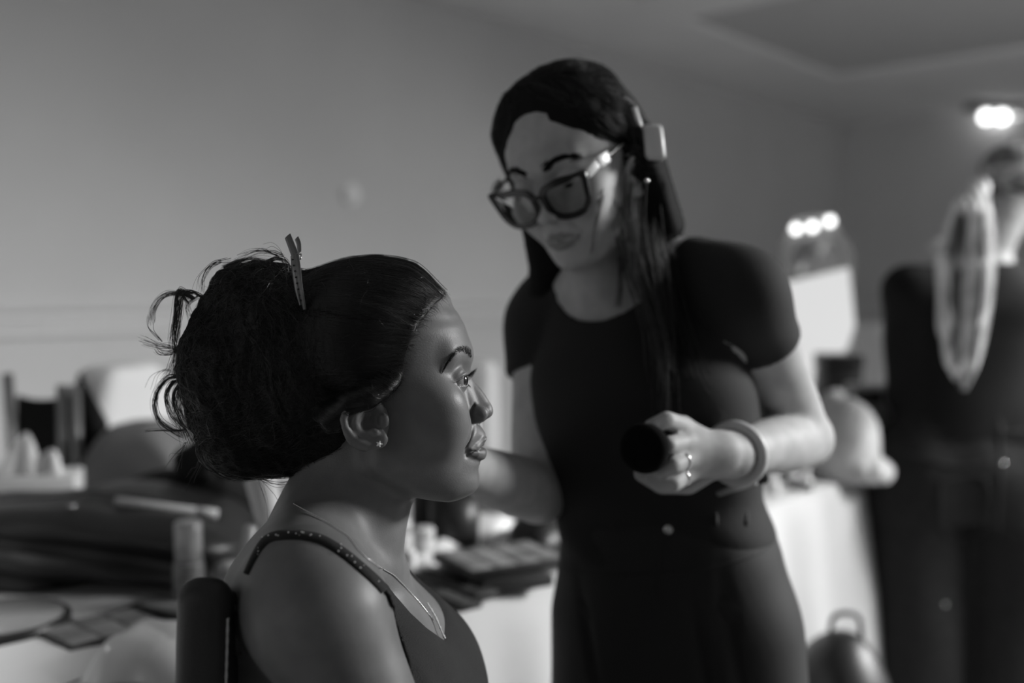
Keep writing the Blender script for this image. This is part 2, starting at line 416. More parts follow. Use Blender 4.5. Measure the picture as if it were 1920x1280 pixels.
# ------------------------------------------------------------------ heads (local millimetres: x forward, y left, z up)
HD_D, HD_O = 0.93, (705, 700)                       # the seated woman's head: depth of its mid plane and origin pixel
def LM(px, py, y=0.0):
    """pixel on the seated woman's head at lateral offset y mm (negative = towards camera) -> head-local mm"""
    D = HD_D + y / 1000.0
    return np.array([((px - 960) * D - (HD_O[0] - 960) * HD_D) / FPX, D - HD_D, -((py - 640) * D - (HD_O[1] - 640) * HD_D) / FPX]) * 1000
PROFILE = [(829, 557), (847, 573), (859, 587), (869, 605), (876, 624), (882, 644), (885, 658), (885, 668), (883, 680), (881.5, 692), (882, 700),
           (884, 708), (890, 715.5), (898, 725), (905, 733), (911, 742), (917, 751), (922, 760), (924.5, 769), (924, 776), (920, 781.5), (912, 786), (904, 789), (901, 794),
           (902.5, 801.5), (907, 807), (911, 813), (912, 820), (910, 826), (906, 831), (904.5, 834.5), (908, 839), (912, 845), (912.5, 851), (910, 857), (905, 862),
           (900, 868), (897, 875), (896.5, 881), (898, 890), (899, 899), (898, 909), (893, 918), (884, 925)]
def sym(p):
    q = p.copy(); q[:, 1] = np.abs(q[:, 1]); return q
def make_head(profile=None, nose=1.0, gaze_open=(20, -20), ear=True, cheek=1.0):
    S = SDF()
    S.ell((-1, 0, 30), (88, 71, 69))
    S.loft((0, 0, 0), np.eye(3), [(-113, 49, 0, 27, 24), (-103, 46, 0, 39, 34), (-90, 42, 0, 48, 44), (-68, 36, 0, 53, 53), (-45, 31, 0, 55, 60), (-20, 24, 0, 60, 66), (0, 18, 0, 66, 69), (30, 8, 0, 77, 69), (40, 6, 0, 77, 68)], k=12, n=2.15, kc=8)
    S.ell((62, 46, -24), (18, 16, 14), k=24)                       # cheekbone
    S.ell((67, 35, -46), (18, 18, 20 * cheek), k=24)               # cheek
    S.cone((14, 47, -78), (70, 16, -101), 14, 12, k=18)            # jaw
    S.ell((14, 50, -58), (15, 9, 23), k=14)
    S.ell((83, 0, -101), (14, 18, 12), k=12)                       # chin
    S.cone((83, 7, 16), (70, 40, 18), 7, 6, k=17)                  # brow ridge
    S.ell((91, 31, -2), (12, 16, 11), k=11, op='s')                # eye socket
    S.cone((81, 0, 6), (99, 0, -33), 6, 8 * nose, k=9)             # nose
    S.ell((101.5, 0, -36), (9, 9.5 * nose, 8), k=4)
    S.cone((79, 8, -6), (91, 10, -36), 5, 6, k=9)
    S.ell((80.5, 0, -56), (17, 29, 16), k=10); S.ell((80, 0, -80), (15, 21, 14), k=10)
    S.ell((97, 11.5, -37), (8.5, 6.2, 7.6), k=2.2)                 # ala
    S.chain([(91.5, 12.5, -29), (89.2, 16.5, -36), (89.5, 16.5, -43)], (1.2, 1.4, 1.2), k=3, op='s')
    S.cone((92, 0, -45), (102, 0, -41.5), 3.5, 3.5, k=3)
    S.ell((98.5, 7, -45.2), (5.2, 2.8, 3.2), k=1.6, op='s')        # nostril
    
    up = [(88, 23, -70.4), (94, 15.5, -66.6), (98.4, 7, -62.9), (98.8, 0, -63.8)]; ur = (1.3, 3.1, 3.9, 3.6)
    dn = [(88, 23, -71.4), (94, 15, -73.4), (97.8, 6, -75), (98.3, 0, -75)]; dr = (1.3, 4.0, 5.2, 5.2)
    L1 = SDF().chain(up, ur); L2 = SDF().chain(dn, dr)
    S.chain(up, ur, k=4.2); S.chain(dn, dr, k=3.6)
    S.chain([(87.5, 25, -70.6), (92, 20, -70.4), (97, 13, -69), (102, 5, -67.2), (104, 0, -67.6)], (1.0, .8, .9, .9, .9), k=1.3, op='s')
    S.ell((86.5, 26, -71.5), (2.5, 2.5, 3), k=4, op='s')                   # mouth corner dimple
    S.chain([(94, 17.5, -43), (89, 24, -55), (84, 29, -66)], (.3, .5, .3), k=6, op='s')
    # eye: lids wrap a 12 mm globe
    G = np.array([75.0, 31, -5.3])
    S.ell(G, (13.4, 13.4, 13.4), k=4)
    a1, a2 = [math.radians(a) for a in gaze_open]
    U = G + 13 * np.array([math.cos(a1), .05, math.sin(a1)]); Lw = G + 13 * np.array([math.cos(a2), .05, math.sin(a2)])
    C1, C2 = np.array([75.5, 44.3, -7.6]), np.array([86.5, 20.5, -8.0])
    def plane(a, b, c, s):
        n = np.cross(b - a, c - a); n /= np.linalg.norm(n); n = n if n[2] * s > 0 else -n
        return lambda p: (p - a.astype(np.float32)) @ n.astype(np.float32)
    pu, pl = plane(C1, C2, U, 1), plane(C1, C2, Lw, -1)
    def opening(p):
        return np.maximum(np.maximum(pu(p), pl(p)), np.maximum(np.abs(p[:, 1] - 32) - 12.3, np.sqrt(((p - G.astype(np.float32)) ** 2).sum(1)) - 20))
    S.ops.append(('s', opening, G, 22, .9))
    # crease above the upper lid
    cr = [G + 13.9 * np.array([math.cos(a1 + .42) * math.cos(b), math.sin(b), math.sin(a1 + .36) * math.cos(b) + .02]) for b in (-.72, -.35, 0, .4, .75, 1.0)]
    S.chain(cr, [.5, .8, .9, .9, .8, .5], k=1.6, op='s')
    S.add(lambda p: np.sqrt(((p - (G + np.array([0, 0, 0])).astype(np.float32)) ** 2).sum(1)) - 11.6, G, 12)
    if ear:
        e = lambda px, py, y: np.abs(LM(px, py, -y))
        def E3(px, py, y):
            q = LM(px, py, -y); return np.array([q[0], y, q[2]])
        S.ell(E3(686, 794, 75), (21, 4.2, 24), k=3, R=rotz(math.radians(-24)))
        S.chain([E3(700, 752, 75), E3(678, 752, 79), E3(660, 760, 83), E3(649, 771, 86), E3(644, 786, 87), E3(648, 802, 86), E3(659, 816, 83), E3(674, 827, 79), E3(690, 833, 76)], (2.6, 3, 3.2, 3.2, 3.2, 3.2, 3.2, 3.2, 3.4), k=2)
        S.ell(E3(707, 823, 73), (9.5, 4.2, 8.5), k=3)
        S.ell(E3(697, 786, 80), (9.5, 9, 12), k=2.2, op='s')
        S.chain([E3(662, 772, 88), E3(655, 786, 89), E3(658, 802, 88), E3(668, 815, 85)], (1.6, 1.8, 1.8, 1.5), k=1.5, op='s')
        S.chain([E3(678, 762, 79), E3(668, 776, 82), E3(665, 792, 83), E3(669, 806, 81), E3(680, 813, 78)], (2.4, 2.8, 2.8, 2.6, 2.2), k=1.8)
        S.ell(E3(720, 788, 74), (4.5, 3.4, 6.5), k=2.5)
        S.ell(E3(701, 810, 78), (5, 3, 3.6), k=2)
    pz = None
    if profile is not None:
        T = np.array([LM(a, b) for a, b in profile]); o = np.argsort(T[:, 2]); tz, tx = T[o, 2], T[o, 0]
        zq = np.linspace(tz[0], tz[-1], 160); xq = np.interp(zq, tz, tx)
        xs = np.arange(30, 125, .25, dtype=np.float32); x0 = np.zeros(len(zq))
        for i, z in enumerate(zq):
            dd = S(np.stack([xs, np.zeros_like(xs), np.full_like(xs, z)], 1)); ins = np.where(dd < 0)[0]
            x0[i] = xs[ins[-1]] if len(ins) else 60
        pz = zq.astype(np.float32); pd = (xq - x0); pd = np.convolve(np.pad(pd, 2, 'edge'), np.ones(5) / 5, 'valid').astype(np.float32)
        sw = np.interp(zq, [-110, -97, -88, -75, -60, -47, -36, -20, -5, 5, 15, 30, 70], [18, 18, 16, 13, 13, 9, 10, 9, 9, 12, 28, 36, 40]).astype(np.float32)
        pd[np.abs(pd) > 9] = np.clip(pd[np.abs(pd) > 9], -9, 9)
    def f(p):
        q = sym(np.asarray(p, np.float32))
        if pz is not None:
            dz = np.interp(q[:, 2], pz, pd, left=0, right=0).astype(np.float32); s = np.interp(q[:, 2], pz, sw).astype(np.float32)
            fade = sstep(q[:, 2], pz[0] - 2, pz[0] + 4) * (1 - sstep(q[:, 2], pz[-1] - 12, pz[-1] + 2))
            q[:, 0] -= dz * np.exp(-(q[:, 1] / s) ** 2) * sstep(q[:, 0], 25, 60) * fade
        return S(q)
    def lip(p):
        q = sym(np.asarray(p, np.float32))
        if pz is not None:
            q[:, 0] -= np.interp(q[:, 2], pz, pd, left=0, right=0).astype(np.float32) * np.exp(-(q[:, 1] / 12) ** 2)
        d = np.minimum(L1(q), L2(q)); return 1 - sstep(d, .1, 1.1)
    f.lip = lip; f.G = G; f.U = U; f.planes = (pu, pl); f.C = (C1, C2)
    return f
class Head:
    """a head placed in the H frame: origin O (m) and axes R (columns forward, left, up)"""
    def __init__(s, fn, O, R, scale=1.0):
        s.fn, s.O, s.R, s.sc = fn, np.asarray(O, float), np.asarray(R, float), scale
    def loc(s, p): return ((np.asarray(p, np.float32) - s.O.astype(np.float32)) @ s.R.astype(np.float32)) * np.float32(1000 / s.sc)
    def glob(s, q): return s.O + (np.asarray(q, float) * s.sc / 1000) @ s.R.T
    def sdf(s, p): return s.fn(s.loc(p)) * np.float32(s.sc / 1000)
def eyeball(name, head, side, gaze, parent, iris=13):
    """sclera, iris and pupil as three materials on one ball"""
    G = head.fn.G * np.array([1, side, 1]); g = np.asarray(gaze, float); g = g / np.linalg.norm(g)
    ref = np.array([0, 0, 1.0]); a = np.cross(g, ref); a /= np.linalg.norm(a); b = np.cross(a, g)
    V, F, fm = [], [], []; rings = [0, .08, .17, .2, .25, .3, .36, .42, .47, .53, .56, .7, .9, 1.2, 1.6, 2.2, 2.8, 3.1]; n = 28
    for t in rings:
        rr = 11.9 + (.75 * max(0, 1 - (t / .5) ** 2))
        for i in range(n):
            w = 2 * math.pi * i / n; V.append(G + rr * (math.cos(t) * g + math.sin(t) * (math.cos(w) * a + math.sin(w) * b)))
    for k in range(len(rings) - 1):
        for i in range(n):
            j = (i + 1) % n; F.append([k * n + i, (k + 1) * n + i, (k + 1) * n + j, k * n + j]); t = rings[k + 1]
            fm.append(2 if t <= .18 else 1 if t <= .54 else 0)
    return mesh_obj(name, H2W(head.glob(V)), F, None, parent, mats=[mat('sclera', .3, .08, .5), mat('iris', .02, .08, .5), mat('pupil', .004, .05, .5)], fmat=fm)  # shade of the lashes is put into the sclera's grey
def strands(name, L, rad, material, parent, sides=3, label=None):
    """L (N,K,3) in the H frame"""
    V, F = tubes(L, rad, sides); o = mesh_obj(name, H2W(V), F, material, parent, label=label)
    if len(L) > 8: o['kind'] = 'stuff'                               # fine hair, more than anyone could count
    return o
def on_surface(f, P, off, n=3):
    """pull H-frame points on to the surface f = off"""
    P = np.array(P, float); off = np.asarray(off, float)
    for _ in range(n):
        d = f(P.astype(np.float32)); g = grad(f, P); P = P - (d - off)[:, None] * g
    return P
def flow(f, P0, target, n, step, off, swirl=None):
    """strands that follow the surface f from P0 along the field target(P) -> (N,n,3)"""
    P = on_surface(f, P0, off); out = [P]
    for k in range(n - 1):
        g = grad(f, P); t = target(P); t = t - g * (t * g).sum(1, keepdims=True); t /= np.linalg.norm(t, axis=1, keepdims=True) + 1e-9
        P = on_surface(f, P + t * step, off, 1); out.append(P)
    return np.stack(out, 1)
def hand(S, w, d, n, s, curl=(.25, .45, .4), sc=1.0, k=.006, spread=.18, thumb=None):
    """wrist w, direction d, palm-facing normal n, thumb side s (unit vectors); five fingers with three bends each"""
    w, d, n, s = [np.asarray(a, float) for a in (w, d, n, s)]
    S.cone(w - d * .02, w + d * .015, .024 * sc, .022 * sc, k=.012)
    offs = (.028, .0095, -.0095, -.027); lens = (.068, .076, .07, .055)
    for o, l in zip(offs, lens):
        kn = w + (d * (.088 - abs(o - .0095) * .28) + s * o) * sc
        S.cone(w + (d * .012 + s * o * .45) * sc, kn, .0135 * sc, .0105 * sc, k=.012)
        a = 0; p = kn; r = .0092 * sc; fr = (.44, .31, .25); P = [p]; rr = [r * 1.08]; sd = o * spread / .028
        for c, q in zip(curl, fr):
            a += c; v = math.cos(a) * (d + s * sd) + math.sin(a) * n; v /= np.linalg.norm(v); p = p + v * l * q * sc; r *= .93; P.append(p); rr.append(r)
        S.chain(P, rr, k=.004)
    t0 = w + (d * .02 + s * .02) * sc
    T = thumb or [t0, w + (d * .045 + s * .042 + n * .012) * sc, w + (d * .072 + s * .05 + n * .022) * sc, w + (d * .094 + s * .05 + n * .028) * sc]
    S.chain(T, [.015 * sc, .0125 * sc, .0105 * sc, .0085 * sc], k=.008)
# ------------------------------------------------------------------ the seated woman in profile
HAIRLINE = [(836, 548), (829, 557), (812, 572), (800, 592), (786, 612), (774, 634), (765, 655), (760, 680), (752, 704), (738, 726), (722, 742), (706, 752), (690, 757), (672, 757), (655, 764), (645, 775), (640, 800), (648, 822), (640, 845), (620, 872), (596, 888), (566, 898)]
def build_seated():
    W = thing('person', 'seated woman in profile, black strappy top, dark curly hair clipped up in an updo', 'person', tuple(H2W(PH(640, 900, .93)[:2].tolist() + [0])))
    hf = make_head(PROFILE); RA = np.stack([E_R, E_F, E_U], 1)
    HEAD = Head(hf, PH(HD_O[0], HD_O[1], HD_D), RA)
    # ---- body: torso, arms, legs in the H frame
    TOR = SDF(); cy = .93
    def sx(px, py): return PH(px, py, cy)
    rows = [(1000, 520, 668, .050), (1035, 495, 704, .058), (1070, 475, 733, .072), (1110, 457, 768, .094), (1160, 442, 806, .118), (1215, 430, 824, .132), (1280, 424, 848, .136), (1360, 430, 880, .134), (1480, 450, 880, .122), (1620, 455, 850, .120), (1780, 430, 850, .140), (1950, 415, 860, .170), (2080, 425, 850, .175), (2150, 450, 830, .16)]
    st = []
    for (py, b, f, w) in rows:
        pb, pf = sx(b, py), sx(f, py); st.append((pb[2], (pb[0] + pf[0]) / 2, cy, (pf[0] - pb[0]) / 2, w))
    th = math.radians(-4); Rt = rotz(th); pv = np.array([sx(640, 1100)[0], cy, 0])
    st = [(z, cx - pv[0], 0, a, w) for (z, cx, _, a, w) in st]
    TOR.loft(pv, Rt, st, n=2.25, kc=.03)
    for s in (-1, 1):                                                # bust
        c = pv + Rt @ np.array([sx(784, 1340)[0] - pv[0], s * .066, sx(0, 1335)[2]]); TOR.ell(c, (.05, .058, .062), k=.05)
    SB = SDF(); SB.ops += TOR.ops
    nk0, nk1 = PH(646, 1000, .93), PH(672, 860, .93)
    SB.add(lambda p: d_ell(p, (nk0 + nk1) / 2, (.0475, .0455, .16), frame_from(E_R, nk1 - nk0)), (nk0 + nk1) / 2, .16, .025)
    SB.cone(PH(740, 935, .93), PH(712, 1000, .93), .010, .010, k=.03)   # throat
    SB.cone(PH(690, 870, .900), PH(718, 1040, .920), .009, .008, k=.022) # neck muscle
    SB.cone(PH(690, 870, .960), PH(718, 1040, .940), .009, .008, k=.022)
    shn, shf = PH(598, 1162, .790), PH(665, 1120, 1.085)
    SB.cone(PH(600, 985, .912), PH(578, 1078, .82), .032, .040, k=.05); SB.cone(PH(610, 985, .95), PH(655, 1050, 1.06), .032, .042, k=.05)
    SB.cone(PH(520, 1130, .86), PH(580, 1140, .81), .048, .046, k=.05)
    SB.cone(PH(728, 1078, .920), PH(640, 1066, .83), .007, .010, k=.022)  # collar bone
    SB.cone(PH(742, 1072, .945), PH(700, 1060, 1.05), .008, .011, k=.022)
    hip = np.array([sx(600, 0)[0], cy, .53]); zt = .545
    ARMS = SDF()
    for s, sh in ((-1, shn), (1, shf)):
        ARMS.ell(sh, (.047, .046, .053)); ARMS.chain([sh + np.array([.008, 0, 0]), sh + np.array([.040, .004 * s, -.085]), sh + np.array([.085, .02 * s, -.275])], (.047, .045, .036))
        SB.ell(sh, (.047, .046, .053), k=.03)
        el = sh + np.array([.085, .02 * s, -.275]); wr = el + np.array([.215, -.03 * s, -.045])
        SB.chain([sh + np.array([.008, 0, 0]), sh + np.array([.040, .004 * s, -.085]), el], (.046, .045, .036), k=.02)
        SB.chain([el, el + (wr - el) * .3, wr], (.036, .037, .024), k=.015)
        hand(SB, wr, np.array([.95, -.15 * s, -.12]) / .97, np.array([-.12, 0, -.99]), np.array([0, -s, 0]) * 1.0, curl=(.15, .25, .25))
        h = hip + np.array([0, .085 * s, 0]); kn = h + np.array([.42, .02 * s, -.005]); an = kn + np.array([.02, 0, -.42])
        SB.cone(h, kn, .085, .058, k=.05); SB.cone(kn, an, .056, .037, k=.03); SB.cone(an + np.array([-.03, 0, -.03]), an + np.array([.15, .015 * s, -.055]), .034, .03, k=.02)
    BODY = SDF(); BODY.ops += SB.ops
    BODY.add(HEAD.sdf, HEAD.glob((10, 0, -10)), .15, .014)
    o = HEAD.glob((10, 0, -10)); zf = PH(0, 1300, .9)[2]
    hx0, hx1 = HEAD.glob((30, 0, 0))[0], HEAD.glob((108, 0, 0))[0]; hz0, hz1 = HEAD.glob((0, 0, -116))[2], HEAD.glob((0, 0, 60))[2]
    xs = grid_axis(-.36, .46, .006, [(-.285, hx0, .0026), (hx0, hx1, .00105)]); ys = grid_axis(.66, 1.22, .006, [(.74, .834, .0028), (.834, .97, .00125)]); zs = grid_axis(0, hz1 + .11, .009, [(zf, hz0, .0026), (hz0, hz1, .00105), (hz1, hz1 + .12, .004)])
    V, F = surf(BODY, xs, ys, zs, B=8)
    q = HEAD.loc(V); near = (q[:, 0] > 70) & (np.abs(q[:, 1]) < 32) & (q[:, 2] > -95) & (q[:, 2] < -45)
    at = np.zeros(len(V), np.float32); at[near] = hf.lip(q[near])
    SK = skin('skin_deep_brown', lin(107), lin(96), rough=.46, spec=.45, bump=.55, bscale=800)
    mesh_obj('body', H2W(V), F, SK, W, attr=at)
    for s in (-1, 1): eyeball('eye', HEAD, s, (1, -.22, .0), W)
    # ---- brows and lashes
    HB = lambda p: BODY(p)
    hair_m = mat('dark_hair', .007, .45, .3); fine = mat('fine_dark_hair', .006, .5, .3)
    bp = smooth_line([(831, 690), (842, 674), (853, 661), (862, 657), (873, 659), (883, 668)], 60); bw = np.interp(np.linspace(0, 1, 60), [0, .3, .75, 1], [.6, 3, 4.4, 4.2])
    N = 300; i = RNG.integers(0, 58, N); P = bp[i] + np.stack([RNG.uniform(-1, 1, N), RNG.uniform(-1, 1, N) * bw[i]], 1)
    M = march(HB, P[:, 0], P[:, 1]); good = ~np.isnan(M[:, 0]); M = M[good]; i = i[good]
    tg = np.stack([bp[i] - bp[i + 1]], 0)[0]; tg = tg / np.linalg.norm(tg, axis=1, keepdims=True); up = .5 + .5 * (i[:, None] / 58.0) * 0
    dirs = np.stack([tg[:, 0], np.zeros(len(i)), -tg[:, 1] + np.interp(i / 58, [0, .5, 1], [-.1, .25, .9])], 1) + RNG.normal(0, .12, (len(i), 3))
    dirs /= np.linalg.norm(dirs, axis=1, keepdims=True); g = grad(HB, M); dirs -= g * (dirs * g).sum(1, keepdims=True)
    ln = RNG.uniform(.003, .006, len(i))[:, None]
    L = np.stack([M + dirs * ln * t + g * (.0004 + .0009 * math.sin(3.0 * t)) for t in np.linspace(0, 1, 5)], 1)
    Lo = HEAD.loc(L.reshape(-1, 3)); Lo[:, 1] *= -1; L2 = HEAD.glob(Lo).reshape(L.shape)
    rr = np.array([1, 1, .9, .7, .3]) * .00015
    for nm, l in (('eyebrow', L), ('eyebrow', L2)): strands(nm, l, rr, fine, W)
    C1, C2 = hf.C; G = hf.G; U = hf.U
    for s in (-1, 1):
        lines = []
        for nm, n, ln, mid, sg in (('u', 26, 5.6, U, 1), ('l', 16, 2.4, 2 * G - U + np.array([2 * (U[0] - G[0]), 2 * (U[1] - G[1]), 0]), -1)):
            for t in np.linspace(.03, .93, n):
                p = (1 - t) ** 2 * C1 + 2 * t * (1 - t) * (2 * mid - .5 * (C1 + C2)) + t * t * C2
                v = p - G; v = v / np.linalg.norm(v); p = G + 13.3 * v
                out = v + np.array([.35, .55 * (0.5 - t), (.16 if sg > 0 else -.2)]); out /= np.linalg.norm(out); l = ln * (.75 + .5 * math.sin(math.pi * (1 - t) * .8)) * RNG.uniform(.8, 1.1)
                lines.append([p + out * l * q + np.array([0, 0, sg * l * .38 * q * q]) for q in np.linspace(0, 1, 6)])
        Lq = np.array(lines) * np.array([1, s, 1]); Lg = HEAD.glob(Lq.reshape(-1, 3)).reshape(Lq.shape)
        strands('lash_fringe', Lg, np.array([1, 1, .9, .75, .55, .25]) * .00016, fine, W)
    # ---- hair: a close cap on the skull that thickens behind the hairline, and the loose updo
    hl = np.array([LM(a, b, -45 if i > 4 else -20)[[0, 2]] for i, (a, b) in enumerate(HAIRLINE)]); hl[0] = LM(838, 545)[[0, 2]]
    poly = np.vstack([[70, 160], hl, [-80, -110], [-300, -110], [-300, 160]])       # region of the head that carries hair (side view)
    def sd_poly(p2):
        d = np.full(len(p2), 1e9, np.float32); ins = np.zeros(len(p2), bool); m = len(poly)
        for i in range(m):
            a, b = poly[i], poly[(i + 1) % m]; e = b - a; w = p2 - a; t = np.clip((w @ e) / (e @ e), 0, 1); q = w - t[:, None] * e; d = np.minimum(d, (q * q).sum(1))
            c = (a[1] > p2[:, 1]) != (b[1] > p2[:, 1]); ins ^= c & (p2[:, 0] < (b[0] - a[0]) * (p2[:, 1] - a[1]) / (b[1] - a[1] + 1e-9) + a[0])
        return np.where(ins, -1, 1) * np.sqrt(d)
    cap = SDF(); cap.ell((-1, 0, 30), (88, 71, 69)); cap.loft((0, 0, 0), np.eye(3), [(-68, 36, 0, 53, 53), (-45, 31, 0, 55, 60), (-20, 24, 0, 60, 66), (0, 18, 0, 66, 69), (30, 8, 0, 77, 69), (40, 6, 0, 77, 68)], k=12, n=2.15, kc=8)
    BUN = SDF()
    def blob(px, py, y, r, k): c = LM(px, py); c[1] = y; BUN.ell(c, r, k=k)
    blob(600, 640, 0, (62, 66, 62), 0); blob(610, 770, 0, (46, 60, 52), 25)
    blob(486, 616, 4, (58, 60, 54), 12); blob(458, 745, -6, (50, 58, 56), 12); blob(545, 775, 0, (62, 60, 56), 14)
    blob(500, 540, -12, (38, 36, 22), 10); blob(446, 566, 14, (28, 40, 34), 10); blob(412, 680, -20, (30, 34, 44), 9); blob(470, 842, -8, (44, 42, 27), 10)
    BUN.chain([LM(752, 700, -60), LM(722, 728, -74), LM(690, 745, -81), LM(655, 756, -80), LM(625, 780, -68)], (4, 7, 9, 10, 12), k=12)
    blob(455, 690, -46, (42, 22, 40), 10); blob(530, 610, -48, (40, 22, 36), 10); blob(555, 720, -50, (44, 20, 48), 12)
    def hairf(p):
        q = HEAD.loc(p); s = -sd_poly(q[:, [0, 2]]); a = np.abs(q[:, 1])
        t = np.where(s > 0, .3 + 9.0 * sstep(s, 0, 34), np.clip(s, -8, 0)) 
        h = cap(sym(q)) - t
        b = BUN(q) + 1.6 * wob(q, .13, 3) * sstep(-q[:, 0], 20, 60) + .8 * wob(q, .33, 4) * sstep(-q[:, 0], 10, 50)
        return smin(h, b, 10) * np.float32(.001)
    xs = grid_axis(HEAD.glob((-210, 0, 0))[0], HEAD.glob((85, 0, 0))[0], .0021); ys = grid_axis(.83, 1.03, .0024); zs = grid_axis(HEAD.glob((0, 0, -112))[2], HEAD.glob((0, 0, 122))[2], .0021)
    V, F = surf(hairf, xs, ys, zs, B=10, slack=2.0)
    HAIR = mesh_obj('hair', H2W(V), F, hair_m, W, label='black hair swept back into a loose curly updo')
    # strands swept back from the hairline to the updo
    tie = HEAD.glob((-78, 0, 40))
    N = 5200; a = np.r_[smooth_line(np.array(HAIRLINE[:19]), 300)]
    k = RNG.integers(0, 299, N); back = np.where(RNG.random(N) < .7, np.abs(RNG.normal(0, 1, N)) * 55, RNG.uniform(-9, 4, N))
    P = a[k] + np.stack([-back * RNG.uniform(.5, 1, N), RNG.normal(0, 2, N) - back * .1], 1)
    M = march(hairf, P[:, 0], P[:, 1]); M = M[~np.isnan(M[:, 0])]
    top = HEAD.glob(np.stack([RNG.uniform(-60, 62, 1800), RNG.uniform(-55, 60, 1800), RNG.uniform(85, 112, 1800)], 1)); M = np.vstack([M, on_surface(hairf, top, np.zeros(1800), 8)])
    jit = RNG.normal(0, .010, (len(M), 3)); wv = RNG.uniform(0, 6.28, len(M))
    def tgt(P):
        v = tie + jit - P; n = np.linalg.norm(v, axis=1, keepdims=True); v = v / n
        v[:, 0] -= .35; v[:, 2] += np.clip((P[:, 2] - tie[2]) * 2, -.2, .15) + .10 * np.sin(P[:, 0] * 160 + wv); return v
    L = flow(hairf, M, tgt, 22, .0042, RNG.uniform(.0001, .0011, len(M)) + (RNG.random(len(M)) < .03) * .002)
    strands('strand_layer', L, (np.linspace(1, .7, 22) * .00017)[None] * RNG.uniform(.6, 1.5, (len(M), 1)), mat('hair_strand', .013, .28, .7), HAIR)
    N = 240; k = RNG.integers(0, 240, N); P = a[k] + RNG.normal(0, 3.0, (N, 2)); M = march(BODY, P[:, 0], P[:, 1]); M = M[~np.isnan(M[:, 0])]; g = grad(BODY, M)   # baby hairs along the hairline
    v = M - tie; v[:, 2] -= .02; v += RNG.normal(0, .05, v.shape); v -= g * (v * g).sum(1, keepdims=True); v /= np.linalg.norm(v, axis=1, keepdims=True); w = np.cross(g, v); l = RNG.uniform(.003, .009, (len(M), 1)); b = RNG.normal(0, .5, (len(M), 1))
    L = np.stack([M + v * l * t + w * l * b * t * t + g * (.0004 + .001 * math.sin(3 * t)) for t in np.linspace(-.6, 1, 8)], 1); strands('hairline_fuzz', L, np.array([1, 1, 1, 1, .9, .8, .6, .3]) * .00010, fine, HAIR)
    # curls over the updo
    N = 3000; c0 = HEAD.glob((-118, 0, 20)); ph = RNG.normal(size=(N, 3)); ph /= np.linalg.norm(ph, axis=1, keepdims=True)
    P0 = on_surface(hairf, c0 + ph * np.array([.075, .07, .09]), np.zeros(N), 8); P0 = P0[HEAD.loc(P0)[:, 0] < -35]; N = len(P0)
    ax = RNG.normal(0, .55, (N, 3)) + np.array([.15, -1, .1]); w2 = RNG.uniform(0, 6.28, N)
    def tg2(P):
        v = np.cross(ax, P - c0); v /= np.linalg.norm(v, axis=1, keepdims=True) + 1e-9
        return v + .5 * np.stack([np.sin(P[:, 2] * 130 + w2), np.zeros(N), np.cos(P[:, 0] * 130 + w2)], 1)
    L = flow(hairf, P0, tg2, 18, .0045, RNG.uniform(.0002, .0022, N)); strands('strand_layer', L, (np.linspace(1, .6, 18) * .0002)[None] * RNG.uniform(.6, 1.5, (N, 1)), mat('hair_strand', .013, .28, .7), HAIR)
    # loose locks and flyaways standing off the silhouette (each a bundle of fine strands)
    loops = [([(352, 566), (340, 552), (318, 550), (300, 560), (287, 580), (284, 600)], 14, 3.0), ([(362, 558), (338, 545), (332, 556), (330, 590), (326, 640), (330, 660)], 26, 4.0), ([(385, 560), (360, 548), (342, 556), (336, 590), (328, 640)], 18, 4.0),
             ([(372, 555), (352, 572), (356, 592), (362, 600)], 8, 3), ([(340, 655), (318, 652), (296, 650), (268, 642)], 10, 3.5), ([(338, 648), (320, 660), (300, 660), (290, 652)], 8, 3), ([(332, 650), (325, 680), (318, 700), (312, 708)], 10, 5), ([(336, 655), (330, 690), (326, 705)], 8, 4),
             ([(345, 706), (318, 708), (297, 730), (290, 760), (300, 790), (326, 808), (342, 815)], 22, 3.5), ([(350, 715), (326, 716), (312, 740), (320, 775), (345, 805), (352, 822)], 22, 3.5), ([(352, 722), (336, 722), (326, 748), (336, 780), (350, 806), (362, 830)], 22, 4.0),
             ([(355, 728), (345, 722), (334, 735), (338, 765), (352, 795)], 12, 4), ([(346, 806), (325, 806), (300, 805), (272, 806)], 5, 2), ([(378, 775), (366, 776), (362, 790), (372, 812), (362, 826)], 14, 3), ([(400, 545), (380, 560), (370, 585), (366, 605)], 16, 5),
             ([(415, 490), (395, 500), (380, 520), (378, 545)], 5, 3), ([(430, 488), (400, 492), (382, 512), (376, 540)], 3, 4), ([(540, 492), (525, 470), (508, 458), (492, 462)], 2, 3), ([(530, 480), (500, 472), (470, 474), (440, 486)], 5, 4), ([(520, 478), (490, 468), (462, 472)], 3, 4), ([(350, 830), (335, 850), (322, 870)], 5, 5), ([(385, 850), (370, 880), (352, 905)], 4, 8), ([(470, 892), (520, 904), (560, 896)], 6, 4), ([(480, 892), (500, 930), (505, 960)], 3, 8), ([(300, 640), (284, 615), (288, 590)], 3, 4), ([(330, 700), (312, 690), (290, 700), (278, 725)], 2, 4), ([(420, 500), (445, 490), (475, 486), (500, 492)], 20, 4), ([(500, 490), (520, 484), (538, 492), (540, 520)], 14, 3)]
    LL, RR = [], []
